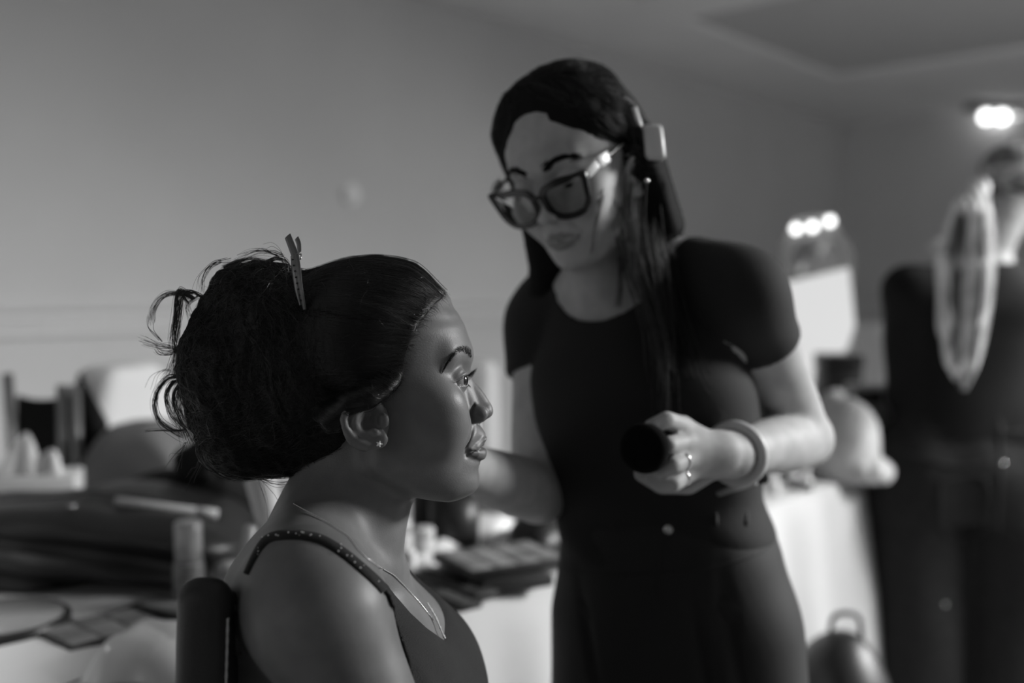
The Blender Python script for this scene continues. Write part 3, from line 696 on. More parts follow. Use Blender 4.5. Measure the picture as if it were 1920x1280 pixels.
    for (pts, n, sp) in loops:
        base = smooth_line(np.array(pts, float), 26); dep = RNG.uniform(-.02, .03)
        for _ in range(int(n * 1.7)):
            off = RNG.normal(0, sp, 2) * .55; off2 = RNG.normal(0, sp * 1.6, 2); t = np.linspace(0, 1, 26)[:, None]
            b2 = base + off * (1 - t) + off2 * t + np.sin(t * RNG.uniform(3, 8) + RNG.uniform(0, 6)) * RNG.normal(0, sp * .4, 2)
            D = .93 + dep + RNG.normal(0, .006) + RNG.normal(0, .012) * t[:, 0]
            LL.append([PH(u, v, d) for (u, v), d in zip(b2, D)]); RR.append(np.linspace(1, .45, 26) * RNG.uniform(.00014, .00036))
    strands('stray_hair', np.array(LL), np.array(RR), mat('hair_strand', .013, .28, .7), HAIR)
    N = 260; u = RNG.random(N)                                         # short flyaways lit over the cap and updo
    P = np.stack([RNG.uniform(360, 830, N), RNG.uniform(480, 880, N)], 1); M = march(hairf, P[:, 0], P[:, 1], far=1.1); M = M[~np.isnan(M[:, 0])]
    g = grad(hairf, M); v = RNG.normal(0, 1, M.shape); v -= g * (v * g).sum(1, keepdims=True); v /= np.linalg.norm(v, axis=1, keepdims=True); l = RNG.uniform(.004, .016, (len(M), 1)); b = RNG.normal(0, .3, (len(M), 1))
    w = np.cross(g, v); L = np.stack([M + v * l * t + w * l * b * t * t + g * (.0008 + .004 * t * (1 - t) + .0015 * t) for t in np.linspace(0, 1, 8)], 1)
    strands('flyaway_hair', L, .00011, mat('hair_strand', .013, .28, .7), HAIR)
    # ---- top
    cloth = mat('black_ribbed_cotton', .013, .75, .25, bump=.5, bscale=700, sheen=.05)
    pts = [(857, 1221), (846, 1212), (830, 1198), (800, 1177), (770, 1149), (745, 1120), (722, 1092), (712, 1086), (716, 1100), (726, 1126), (742, 1174), (762, 1234), (775, 1300), (770, 1420), (620, 1470), (400, 1450), (300, 1500), (300, 2300), (1100, 2300), (1100, 1221)]
    pg = np.array(pts, float)
    def region(p):
        # pattern of the garment: traced on the near half of the torso and mirrored to the far half
        q = p.astype(np.float64) - CAMH; q[:, 1] = np.where(p[:, 1] > .93, 1.86 - p[:, 1], p[:, 1]); dd_ = q @ E_F
        p2 = np.stack([960 + (q @ E_R) / dd_ * FPX, 640 - (q @ E_U) / dd_ * FPX], 1); d = np.full(len(p), 1e9); ins = np.zeros(len(p), bool)
        for i in range(len(pg)):
            a, b = pg[i], pg[(i + 1) % len(pg)]; e = b - a; w = p2 - a; t = np.clip((w @ e) / (e @ e), 0, 1); w = w - t[:, None] * e; d = np.minimum(d, (w * w).sum(1))
            c = (a[1] > p2[:, 1]) != (b[1] > p2[:, 1]); ins ^= c & (p2[:, 0] < (b[0] - a[0]) * (p2[:, 1] - a[1]) / (b[1] - a[1] + 1e-9) + a[0])
        return (np.where(ins, -1, 1) * np.sqrt(d) / 2050).astype(np.float32)
    def topf(p):
        t = np.minimum(TOR(p), np.maximum(BODY(p), .78 - p[:, 2])) - .0028 + .0007 * wob(p, 90, 8)
        return smax(smax(smax(t, region(p), .002), .0045 - ARMS(p), .003), SDFhip - p[:, 2], .01)
    SDFhip = np.float32(.50)
    V, F = surf(topf, grid_axis(-.36, .12, .006, [(-.14, -.06, .0015), (-.06, .02, .0024)]), grid_axis(.74, 1.14, .0045, [(.80, .93, .0024)]), grid_axis(.48, 1.12, .008, [(zf, 1.06, .0018)]), B=8, pad=.006)
    TOP = mesh_obj('tank_top', H2W(V), F, cloth, W)
    bodyq = lambda p: np.minimum(BODY(p), TOR(p) - .0028)
    def band(path, width, name, up=True):
        P = smooth_line(np.array(path, float), 70); T = np.gradient(P, axis=0); T /= np.linalg.norm(T, axis=1, keepdims=True); Nn = np.stack([-T[:, 1], T[:, 0]], 1)
        rows_ = []
        for s in np.linspace(-.5, .5, 5):
            q = P + Nn * s * np.asarray(width)[..., None]; rows_.append(march(BODY, q[:, 0], q[:, 1]))
        A = np.stack(rows_, 1); bad = np.isnan(A).any((1, 2)); A = A[~bad]
        return A
    def ribbon(A, name, parent, thick=.0022):
        n, m, _ = A.shape; g = grad(BODY, A.reshape(-1, 3)).reshape(A.shape); prof = np.array([.0004, 1, 1.1, 1, .0004])[None, :, None]
        top_ = A + g * thick * prof; bot = A - g * .002; Vv = np.concatenate([top_.reshape(-1, 3), bot.reshape(-1, 3)]); Ff = []
        for i in range(n - 1):
            for j in range(m - 1):
                a = i * m + j; Ff.append([a, a + 1, a + m + 1, a + m]); b = a + n * m; Ff.append([b, b + m, b + m + 1, b + 1])
            for j in (0, m - 1):
                a = i * m + j; b = a + n * m; Ff.append([a, a + m, b + m, b] if j == 0 else [a, b, b + m, a + m])
        return mesh_obj(name, H2W(Vv), Ff, cloth, parent)
    sp = [(462, 1076), (474, 1050), (490, 1022), (508, 1007), (535, 1002), (570, 1003), (605, 1012), (640, 1033), (675, 1061), (705, 1088), (722, 1106)]
    A = band(sp, np.interp(np.linspace(0, 1, 70), [0, .15, .3, 1], [8, 12, 19, 20]), 'strap'); ribbon(A, 'shoulder_strap', TOP)
    # the far strap mirrors it over the other shoulder
    m_ = A.copy(); m_[..., 1] = 1.86 - m_[..., 1]; m_ = on_surface(BODY, m_.reshape(-1, 3), np.zeros(m_.shape[0] * m_.shape[1]), 6).reshape(m_.shape); ribbon(m_[:, ::-1], 'shoulder_strap', TOP)
    # glitter on the straps
    gl = []
    for i in RNG.choice(len(sp) - 1, 26):
        t = RNG.random(); p = np.array(sp[i]) * (1 - t) + np.array(sp[i + 1]) * t + RNG.normal(0, 4, 2); gl.append(p)
    gl = np.array(gl); M = march(BODY, gl[:, 0], gl[:, 1]); M = M[~np.isnan(M[:, 0])]; g = grad(BODY, M); bm = bmesh.new()
    for p, n in zip(M, g): bmesh.ops.create_icosphere(bm, subdivisions=1, radius=RNG.uniform(.0003, .0008), matrix=Matrix.Translation(Vector(H2W(p + n * .0026))))
    bm_obj('glitter', bm, mat('sparkle', .9, .25, .7, metal=.25), TOP, smooth=False)['kind'] = 'stuff'
    # ---- trousers (below the frame of the photograph)
    TRS = SDF(); TRS.loft(pv, Rt, [(.455, -.02, 0, .125, .175), (.50, -.02, 0, .135, .185), (.56, -.02, 0, .13, .180), (.62, -.01, 0, .122, .165), (.655, -.005, 0, .112, .148)], n=2.3, kc=.01)
    for s in (-1, 1):
        h = hip + np.array([0, .085 * s, 0]); kn = h + np.array([.42, .02 * s, -.005]); an = kn + np.array([.02, 0, -.40]); TRS.chain([h, kn], (.094, .068), k=.04); TRS.chain([kn, an], (.068, .062), k=.03)
    V, F = surf(lambda p: TRS(p) + .003 * wob(p, 22, 91), grid_axis(-.36, .44, .007), grid_axis(.68, 1.18, .007), grid_axis(.04, .72, .007), B=8, slack=1.8); mesh_obj('trousers', H2W(V), F, mat('dark_twill', .02, .8, .2), W)
    # ---- necklace, earring
    gold = mat('fine_gold', .62, .3, .6, metal=.5)
    nl = [(551, 945), (570, 956), (592, 968), (612, 979), (632, 992), (650, 1004), (662, 1018), (674, 1034), (690, 1049), (706, 1060), (722, 1069), (738, 1078), (752, 1092), (768, 1110), (786, 1130), (802, 1150), (815, 1166)]
    P = smooth_line(np.array(nl, float), 150); M = march(BODY, P[:, 0], P[:, 1]); M = M[~np.isnan(M[:, 0])]; M = M + grad(BODY, M) * .0007
    NK = strands('necklace', smooth_line(M[::3], 200)[None], (.0004 + .00018 * np.sin(np.arange(200) * 2.6))[None], gold, W, sides=6, label='thin fine chain necklace')
    bd = smooth_line(np.array([(800, 1132), (806, 1142), (812, 1152), (818, 1164), (823, 1176), (828, 1188), (832, 1196)], float), 22)
    M = march(bodyq, bd[:, 0], bd[:, 1]); M = M[~np.isnan(M[:, 0])]; g = grad(BODY, M); bm = bmesh.new()
    for p, n in zip(M, g): bmesh.ops.create_icosphere(bm, subdivisions=1, radius=RNG.uniform(.0009, .0016), matrix=Matrix.Translation(Vector(H2W(p + n * .001))))
    bm_obj('bead_pendant', bm, mat('sparkle', .9, .25, .7, metal=.25), NK, smooth=False)
    p = march(BODY, [711], [831])[0]; n = grad(BODY, p[None])[0]; bm = bmesh.new()
    bmesh.ops.create_icosphere(bm, subdivisions=2, radius=.0017, matrix=Matrix.Translation(Vector(H2W(p + n * .0018))))
    for k in range(5):
        a = k * 1.257; bmesh.ops.create_icosphere(bm, subdivisions=1, radius=.0008, matrix=Matrix.Translation(Vector(H2W(p + n * .0018 + np.array([math.cos(a), 0, math.sin(a)]) * .0021))))
    bm_obj('stud_earring', bm, mat('sparkle', .9, .25, .7, metal=.25), W, smooth=False)
    return W, HEAD, BODY, hairf
# ------------------------------------------------------------------ the make-up artist standing behind
def norm(v): v = np.asarray(v, float); return v / np.linalg.norm(v)
def build_artist():
    W = thing('person', 'standing make-up artist in black tee and trousers with glasses and long dark hair, leaning in', 'person', tuple(H2W([.27, 1.33, 0])))
    f = norm((-.51, -.79, -.46)); u0 = norm(np.array([0, 0, 1.0]) - f * f[2]); l0 = np.cross(u0, f); a = math.radians(9)
    u = math.cos(a) * u0 - math.sin(a) * l0 * 1.0
    R = frame_from(f, u)
    if (R[:, 2] @ np.array([1, 0, 0])) > (u0 @ np.array([1, 0, 0])): R = frame_from(f, math.cos(a) * u0 + math.sin(a) * l0)
    HEAD = Head(make_head(None, nose=1.12, gaze_open=(6, -20)), PH(1078, 298, 1.235), R, 1.0)
    # ---- body
    S = SDF(); S.add(HEAD.sdf, HEAD.glob((10, 0, -10)), .15)
    hip, nb = PH(1262, 1110, 1.34), PH(1165, 555, 1.325)
    up = norm(nb - hip); ft = norm((-.44, -.90, 0)); RT = frame_from(ft, up); RT = np.stack([norm(np.cross(np.cross(up, ft), up)), np.cross(up, norm(np.cross(np.cross(up, ft), up))), up], 1)
    H = np.linalg.norm(nb - hip)
    body_st = [(-.06, 0, 0, .088, .122), (0, 0, 0, .092, .126), (.10, 0, 0, .085, .116), (.16, .005, 0, .08, .115), (.26, .012, 0, .09, .125), (H - .07, .005, 0, .08, .125), (H - .02, 0, 0, .06, .085), (H + .01, 0, 0, .045, .05)]
    S.loft(hip, RT, body_st, k=.02, n=2.3, kc=.03)
    skull = HEAD.glob((-5, 0, -50)); S.cone(nb + up * -.01, skull, .052, .05, k=.03); S.cone(nb + RT[:, 0] * .02, HEAD.glob((30, 0, -90)), .03, .03, k=.03)
    shL, shR = PH(1384, 552, 1.235), PH(1034, 605, 1.40)
    elL, wrL = PH(1508, 822, 1.385), PH(1372, 852, 1.165)
    elR, wrR = PH(1008, 925, 1.33), PH(868, 872, 1.115)
    trL = [PH(1200, 520, 1.32), PH(1300, 515, 1.28), shL]; trR = [PH(1120, 545, 1.345), PH(1050, 570, 1.38), shR]
    ARM = SDF()
    for tr, sh, el, wr in ((trL, shL, elL, wrL), (trR, shR, elR, wrR)):
        S.chain(tr, (.05, .048, .05), k=.05); m = sh + (el - sh) * .45
        S.chain([sh, m, el], (.05, .046, .037), k=.03); S.chain([el, el + (wr - el) * .28, wr], (.038, .040, .025), k=.012)
    # left hand wraps the handle of the round black puff held at the waist
    kn = [PH(1281, 799, 1.128), PH(1287, 829, 1.118), PH(1291, 858, 1.116), PH(1288, 886, 1.125)]
    S.cone(wrL, PH(1352, 850, 1.152), .026, .025, k=.012)
    for q in kn: S.cone(PH(1348, 850, 1.15), q, .0175, .0115, k=.014)
    fg = [[kn[0], PH(1250, 787, 1.098), PH(1222, 800, 1.093), PH(1208, 812, 1.105)], [kn[1], PH(1254, 834, 1.088), PH(1228, 842, 1.092), PH(1214, 846, 1.105)],
          [kn[2], PH(1262, 872, 1.088), PH(1240, 880, 1.094), PH(1224, 872, 1.105)], [kn[3], PH(1262, 906, 1.100), PH(1238, 907, 1.100), PH(1222, 898, 1.108)]]
    for F_ in fg: S.chain(F_, (.0112, .0098, .009, .0078), k=.004)
    S.chain([PH(1335, 872, 1.158), PH(1290, 905, 1.16), PH(1240, 908, 1.15), PH(1203, 888, 1.135)], (.016, .0135, .011, .009), k=.008)
    # right hand under the client's far cheek
    dR = norm(PH(812, 850, 1.045) - wrR); nR = norm(np.array([.1, -1, .1])); nR = norm(nR - dR * (nR @ dR)); sR = np.cross(dR, nR)
    if sR[2] < 0: sR = -sR
    hand(S, wrR, dR, nR, sR, curl=(.1, .25, .25), sc=.93)
    # legs and shoes (hidden by trousers except the feet)
    fh = np.array([ft[0], ft[1], 0]); lh = np.array([RT[0, 1], RT[1, 1], 0]); lh = norm(lh); feet = []
    for s in (-1, 1):
        h = np.array([hip[0], hip[1], .84]) + lh * .065 * s; k_ = np.array([h[0], h[1], .47]) + lh * .01 * s + fh * .02; an = np.array([h[0], h[1], .09]) + lh * .015 * s
        S.cone(h, k_, .064, .050, k=.04); S.cone(k_, an, .05, .035, k=.02); S.cone(an + np.array([0, 0, -.05]) - fh * .02, an + fh * .14 + np.array([0, 0, -.06]), .033, .026, k=.02); feet.append(an)
    lo = HEAD.glob((10, 0, 0))
    V, F = surf(S, grid_axis(-.2, .48, .006, [(-.16, .06, .0034), (-.02, .16, .0026), (.12, .3, .0034)]), grid_axis(.98, 1.56, .006, [(1.04, 1.38, .003)]), grid_axis(0, 1.58, .012, [(1.0, 1.24, .0034), (1.24, 1.5, .0026), (1.5, 1.56, .005)]), B=8)
    q = HEAD.loc(V); at = np.zeros(len(V), np.float32); near = (q[:, 0] > 70) & (np.abs(q[:, 1]) < 32) & (q[:, 2] > -95) & (q[:, 2] < -45); at[near] = HEAD.fn.lip(q[near])
    mesh_obj('body', H2W(V), F, skin('skin_light', lin(168), lin(128), rough=.6, spec=.3, bump=.15, bscale=900), W, attr=at)
    for s in (-1, 1): eyeball('eye', HEAD, s, (1, .1, -.25), W)
    hm = mat('long_dark_hair', .012, .7, .06)
    # brows, lashes
    for s in (-1, 1):
        b = np.array([(88, 10, 17), (86, 20, 21.5), (80, 34, 23.5), (70, 47, 18)], float) * np.array([1, s, 1]); b = smooth_line(b, 40); i = RNG.integers(0, 38, 150)
        P = HEAD.glob(b[i] + RNG.normal(0, 1, (150, 3)) * np.array([.3, .8, 1.5])); P = on_surface(S, P, np.full(150, .0003), 6); d = HEAD.glob(b[i + 1]) - HEAD.glob(b[i]); d /= np.linalg.norm(d, axis=1, keepdims=True)
        strands('eyebrow', np.stack([P + d * .008 * t for t in (0, .5, 1)], 1), np.array([.0006, .0006, .0002]), hm, W)
    # ---- hair: parted cap, long lengths in front of the left shoulder and down the back
    hl = smooth_line(np.array([(60, 0, 73), (65, 18, 68), (65, 36, 60), (56, 56, 42), (42, 66, 24), (14, 72, 6), (-8, 76, -12), (-26, 80, -40), (-34, 80, -80)], float), 60)
    hzr, hxr = hl[::-1, 2], hl[::-1, 0]
    Hs = SDF()
    for side, pts_ in ((1, [(16, 42, 88), (4, 62, 56), (-22, 78, 8), (-36, 80, -50), (-30, 82, -120)]), (-1, [(34, -36, 84), (36, -56, 58), (8, -80, 0), (-2, -82, -60), (0, -78, -120)])):
        Hs.chain([HEAD.glob(p) for p in pts_], (.018, .019, .018, .017, .015), k=.018)
    Hs.chain([HEAD.glob(p) for p in [(-16, 78, 34), (-9, 85, -8), (-12, 88, -60), (-12, 84, -120)]], (.012, .014, .014, .012), k=.012)
    nape = HEAD.glob((-45, 0, -60))
    G_ = lambda px, py, D: PH(px, py, D)
    Hs.chain([HEAD.glob((-45, 40, 10)), G_(1192, 400, 1.30), G_(1228, 452, 1.35), G_(1275, 520, 1.40), G_(1300, 640, 1.44)], (.035, .036, .036, .04, .04), k=.03)
    Hs.chain([HEAD.glob((-60, 0, 20)), nape + np.array([0, .04, -.02]), G_(1180, 560, 1.47), G_(1190, 680, 1.47)], (.06, .07, .075, .06), k=.03)
    Hs.chain([HEAD.glob((-22, 80, -20)), G_(1200, 440, 1.235), G_(1225, 520, 1.205), G_(1243, 620, 1.195), G_(1250, 700, 1.20), G_(1254, 790, 1.205)], (.016, .018, .017, .016, .014, .004), k=.012)
    Hs.chain([HEAD.glob((-28, 80, -30)), G_(1218, 450, 1.26), G_(1250, 540, 1.235), G_(1275, 640, 1.215), G_(1310, 720, 1.215), G_(1340, 785, 1.22)], (.016, .020, .018, .014, .008, .003), k=.012)
    Hs.chain([HEAD.glob((5, -78, -30)), G_(1022, 500, 1.33), G_(1018, 560, 1.36), G_(1020, 640, 1.38)], (.02, .022, .022, .012), k=.015)
    def hairf(p):
        q = HEAD.loc(p); x, y, z = q.T; back = np.interp(z, hzr, hxr).astype(np.float32) - x
        cap = np.minimum(d_ell(q, (-2, 0, 30), (89, 73, 71)), HEAD.fn(q))
        part = 2.5 * np.exp(-((y + 12) / 3.5) ** 2) * sstep(x, -60, 20) * (1 - sstep(x, 35, 60))
        t = np.where(back > 0, .3 + (10 + 7 * sstep(z, 50, 95)) * sstep(back, 0, 26), np.clip(back, -7, 0)) * sstep(z, -150, -100) - 4 * (1 - sstep(z, -120, -60)) - part
        g = (cap - t) * np.float32(.001 * HEAD.sc)
        return smin(g, Hs(p), .012) + np.float32(.0016) * np.sin(q[:, 1] * 1.1 + 2 * wob(q, .03, 5)) * np.float32(.5)
    V, F = surf(hairf, grid_axis(-.07, .40, .0036), grid_axis(1.10, 1.58, .0040), grid_axis(1.09, 1.56, .0038), B=8, slack=2.0)
    HAIR = mesh_obj('hair', H2W(V), F, hm, W, label='long straight dark hair parted near the middle')
    sm = mat('hair_strand_long', .04, .45, .35)
    L = []
    locks = [[(1195, 300, 1.235), (1205, 380, 1.235), (1222, 480, 1.20), (1240, 600, 1.185), (1246, 700, 1.185), (1246, 785, 1.19)], [(1180, 330, 1.2), (1182, 420, 1.19), (1195, 500, 1.19), (1228, 600, 1.18), (1242, 690, 1.18)], [(1210, 350, 1.25), (1240, 480, 1.225), (1270, 600, 1.21), (1300, 700, 1.20), (1342, 785, 1.205)],
             [(1190, 290, 1.24), (1215, 390, 1.26), (1235, 450, 1.27), (1255, 520, 1.25)], [(1131, 318, 1.165), (1128, 370, 1.155), (1116, 430, 1.15), (1112, 475, 1.16)], [(1165, 480, 1.2), (1163, 530, 1.2), (1160, 575, 1.21)]]
    for li, P in enumerate(locks):
        base = smooth_line(np.array([PH(*p) for p in P]), 24); n = 7 if li == 4 else 60
        if li == 5: n = 14
        sp = .0035 if li in (4, 5) else .010
        for _ in range(n):
            o1, o2 = RNG.normal(0, sp, 3), RNG.normal(0, sp * .8, 3); t = np.linspace(0, 1, 24)[:, None]; L.append(base + o1 * (1 - t) + o2 * t)
    strands('long_lock', np.array(L), (np.linspace(1, .5, 24) * .0006), sm, HAIR)
    N = 1500; ph = np.stack([RNG.uniform(-70, 60, N), RNG.uniform(-70, 75, N), RNG.uniform(10, 100, N)], 1); M = on_surface(hairf, HEAD.glob(ph), np.zeros(N), 8)
    tg = HEAD.glob((-75, 20, 0)); M = M[(HEAD.loc(M)[:, 0] < 45)]
    L = flow(hairf, M, lambda P: norm_rows(tg - P) + .5 * (R[:, 1] * np.sign(HEAD.loc(P)[:, 1:2] + 12)) - .5 * R[:, 2], 16, .006, RNG.uniform(.0002, .0015, len(M)))
    strands('strand_layer', L, np.linspace(1, .6, 16) * .0004, sm, HAIR)
    # ---- tee
    black = mat('black_tee_cotton', .022, .8, .2, bump=.3, bscale=500, sheen=.04)
    T = SDF(); tee = [(-.02, 0, 0, .118, .150), (.05, 0, 0, .112, .142), (.12, 0, .004, .106, .138), (.2, .008, .010, .108, .146), (.28, .016, .012, .11, .150), (H - .07, .008, 0, .094, .135), (H - .02, 0, 0, .074, .095), (H + .008, 0, 0, .058, .062)]
    slL, slR = shL + (elL - shL) * .33, shR + (elR - shR) * .33
    for sh, e in ((shL, slL), (shR, slR)):
        d = norm(e - sh); T.cone(sh, e + d * .02, .053, .057, k=.03)
        T.ops.append(('s', (lambda e, d: lambda p: np.maximum(-((p - e.astype(np.float32)) @ d.astype(np.float32)), np.sqrt(((p - e.astype(np.float32)) ** 2).sum(1)) - .085))(e, d), e, .09, .006))
    T.loft(hip, RT, tee, n=2.4, kc=.02)
    for tr in (trL, trR): T.chain(tr, (.054, .053, .054), k=.05)
    ncen = nb + RT[:, 0] * .03 + up * .022
    T.ops.append(('s', lambda p: d_ell(p, ncen, (.062, .068, .060), RT), ncen, .08, .006))
    def teef(p):
        q = (p - hip.astype(np.float32)) @ RT.astype(np.float32)
        w = .0035 * np.sin(q[:, 2] * 70 + q[:, 1] * 40 + 2 * wob(p, 9, 11)) * sstep(-q[:, 2], -.25, -.02) + .004 * wob(p, 14, 12)
        return T(p) + w.astype(np.float32)
    V, F = surf(teef, grid_axis(-.06, .48, .0045), grid_axis(1.08, 1.58, .0048), grid_axis(.78, 1.34, .0045), B=8, slack=1.8)
    mesh_obj('tee_shirt', H2W(V), F, black, W)
    # ---- high waisted pleated trousers
    tb = mat('black_trouser_wool', .022, .7, .25, bump=.25, bscale=700, sheen=.04)
    TR = SDF(); TR.loft(hip, RT, [(-.14, 0, 0, .114, .154), (-.06, 0, 0, .118, .156), (.0, 0, 0, .118, .152), (.06, 0, 0, .114, .145), (.10, 0, 0, .108, .134), (.125, 0, 0, .104, .128)], n=2.5, kc=.008)
    for s in (-1, 1):
        h = np.array([hip[0], hip[1], .80]) + lh * .076 * s; kn_ = np.array([h[0], h[1], .46]) + lh * .012 * s + fh * .015; an = np.array([h[0], h[1], .05]) + lh * .02 * s
        TR.chain([h, kn_, an], (.090, .092, .10), k=.03)
    TR.ops.append(('s', lambda p: p[:, 2] - .035, np.array([hip[0], hip[1], -.1]), .4, .005)) if False else None
    def trf(p):
        q = (p - hip.astype(np.float32)) @ RT.astype(np.float32); y = q[:, 1]; fade = sstep(-q[:, 2], -.10, .05)
        pl = sum(np.exp(-((y - c) / .007) ** 2) for c in (-.085, .06, .098)) * .007 * sstep(q[:, 0], 0, .05) * fade
        cr = -.006 * sum(np.exp(-((y - c) / .008) ** 2) for c in (-.088, .088)) * sstep(q[:, 0], 0, .05) * sstep(-q[:, 2], .0, .12)
        w = .005 * wob(p * np.array([1, 1, .35], np.float32), 18, 15) * fade
        return np.maximum(TR(p) + (pl + cr + w).astype(np.float32), .012 - p[:, 2])
    V, F = surf(trf, grid_axis(.02, .50, .005), grid_axis(1.12, 1.58, .005), grid_axis(0, .99, .007, [(.74, .99, .0045)]), B=8, slack=1.8)
    TRO = mesh_obj('trousers', H2W(V), F, tb, W, label='black high-waisted pleated trousers')
    # waistband seam, button, belt loops, fly
    an = np.linspace(0, 2 * math.pi, 90)
    def ringat(z, grow):
        q = np.stack([.118 * np.cos(an), .150 * np.sin(an), np.full(90, z)], 1); P = hip + q @ RT.T; return on_surface(trf, P, np.full(90, grow), 6)
    V, F = tubes(ringat(.062, .0)[None], .0013, 6); mesh_obj('waistband_seam', H2W(V), F, tb, TRO)
    pb = march(trf, [1253], [992])[0]; n = grad(trf, pb[None])[0]; V, F = lathe([(0, .0045), (.004, .0045), (.0062, .003), (.0062, 0), (0, 0)], 20)
    mesh_obj('button', H2W(pb + V @ frame_from(np.cross(n, [0, 0, 1]), n).T if False else pb + V @ np.stack([norm(np.cross([0, 0, 1], n)), np.cross(n, norm(np.cross([0, 0, 1], n))), n], 1).T), F, mat('polished_metal', .6, .2, .5, metal=1), TRO)
    for px in (1150, 1340, 1395):
        P = march(trf, np.full(8, px + 0.0), np.linspace(935, 985, 8)); P = P[~np.isnan(P[:, 0])]
        if len(P) > 3:
            g = grad(trf, P); V, F = tubes((P + g * .003)[None], .0035, 6, cap=True); mesh_obj('belt_loop', H2W(V), F, tb, TRO)
    P = march(trf, np.linspace(1240, 1236, 14), np.linspace(985, 1120, 14)); P = P[~np.isnan(P[:, 0])]; V, F = tubes(P[None], .0011, 6); mesh_obj('fly_seam', H2W(V), F, tb, TRO)
    for an_ in feet:
        s2 = SDF(); s2.cone(an_ + np.array([0, 0, -.045]) - fh * .03, an_ + fh * .15 + np.array([0, 0, -.052]), .043, .036, k=.01); s2.ops.append(('i', lambda p: .002 - p[:, 2], an_, .5, .004))
        c = an_ + fh * .06; V, F = surf(s2, grid_axis(c[0] - .17, c[0] + .17, .006), grid_axis(c[1] - .17, c[1] + .17, .006), grid_axis(-.01, .12, .006), B=8); mesh_obj('shoe', H2W(V), F, mat('black_leather', .01, .35, .4), W)
    # ---- jewellery
    silver = mat('bright_silver', .85, .15, .5, metal=1)
    def torus_at(c, ax, r, t, name, m, par, sides=10, stretch=1.0):
        ax = norm(ax); b = norm(np.cross(ax, [0.3, .1, 1])); d = np.cross(ax, b); w = np.linspace(0, 2 * math.pi, 41); P = c + r * (np.cos(w)[:, None] * b + np.sin(w)[:, None] * d * stretch)
        V, F = tubes(P[None], t, sides); return mesh_obj(name, H2W(V), F, m, par)
    d = fg[2][1] - fg[2][0]; torus_at(fg[2][0] + d * .45, d, .0105, .0016, 'ring', silver, W); torus_at(fg[3][0] + (fg[3][1] - fg[3][0]) * .45, fg[3][1] - fg[3][0], .0102, .0018, 'ring', silver, W)
    d = norm(wrL - elL); e = wrL - d * .008
    V, F = [], []
    bang = torus_at(wrL - d * .012, d + np.array([0, 0, -.12]), .0325, .0075, 'bangle', mat('pale_bangle', .55, .4, .4), W, 14)
    ring = march(S, [1241], [472]); p = HEAD.glob((0, 80, -42)); bm = bmesh.new(); bmesh.ops.create_icosphere(bm, subdivisions=2, radius=.0035, matrix=Matrix.Translation(Vector(H2W(p + np.array([.004, -.012, -.006]))))); bm_obj('stud_earring', bm, silver, W)
    return W, HEAD, S, hairf, (fg, wrL, elL), RT
def norm_rows(v): return v / (np.linalg.norm(v, axis=1, keepdims=True) + 1e-9)

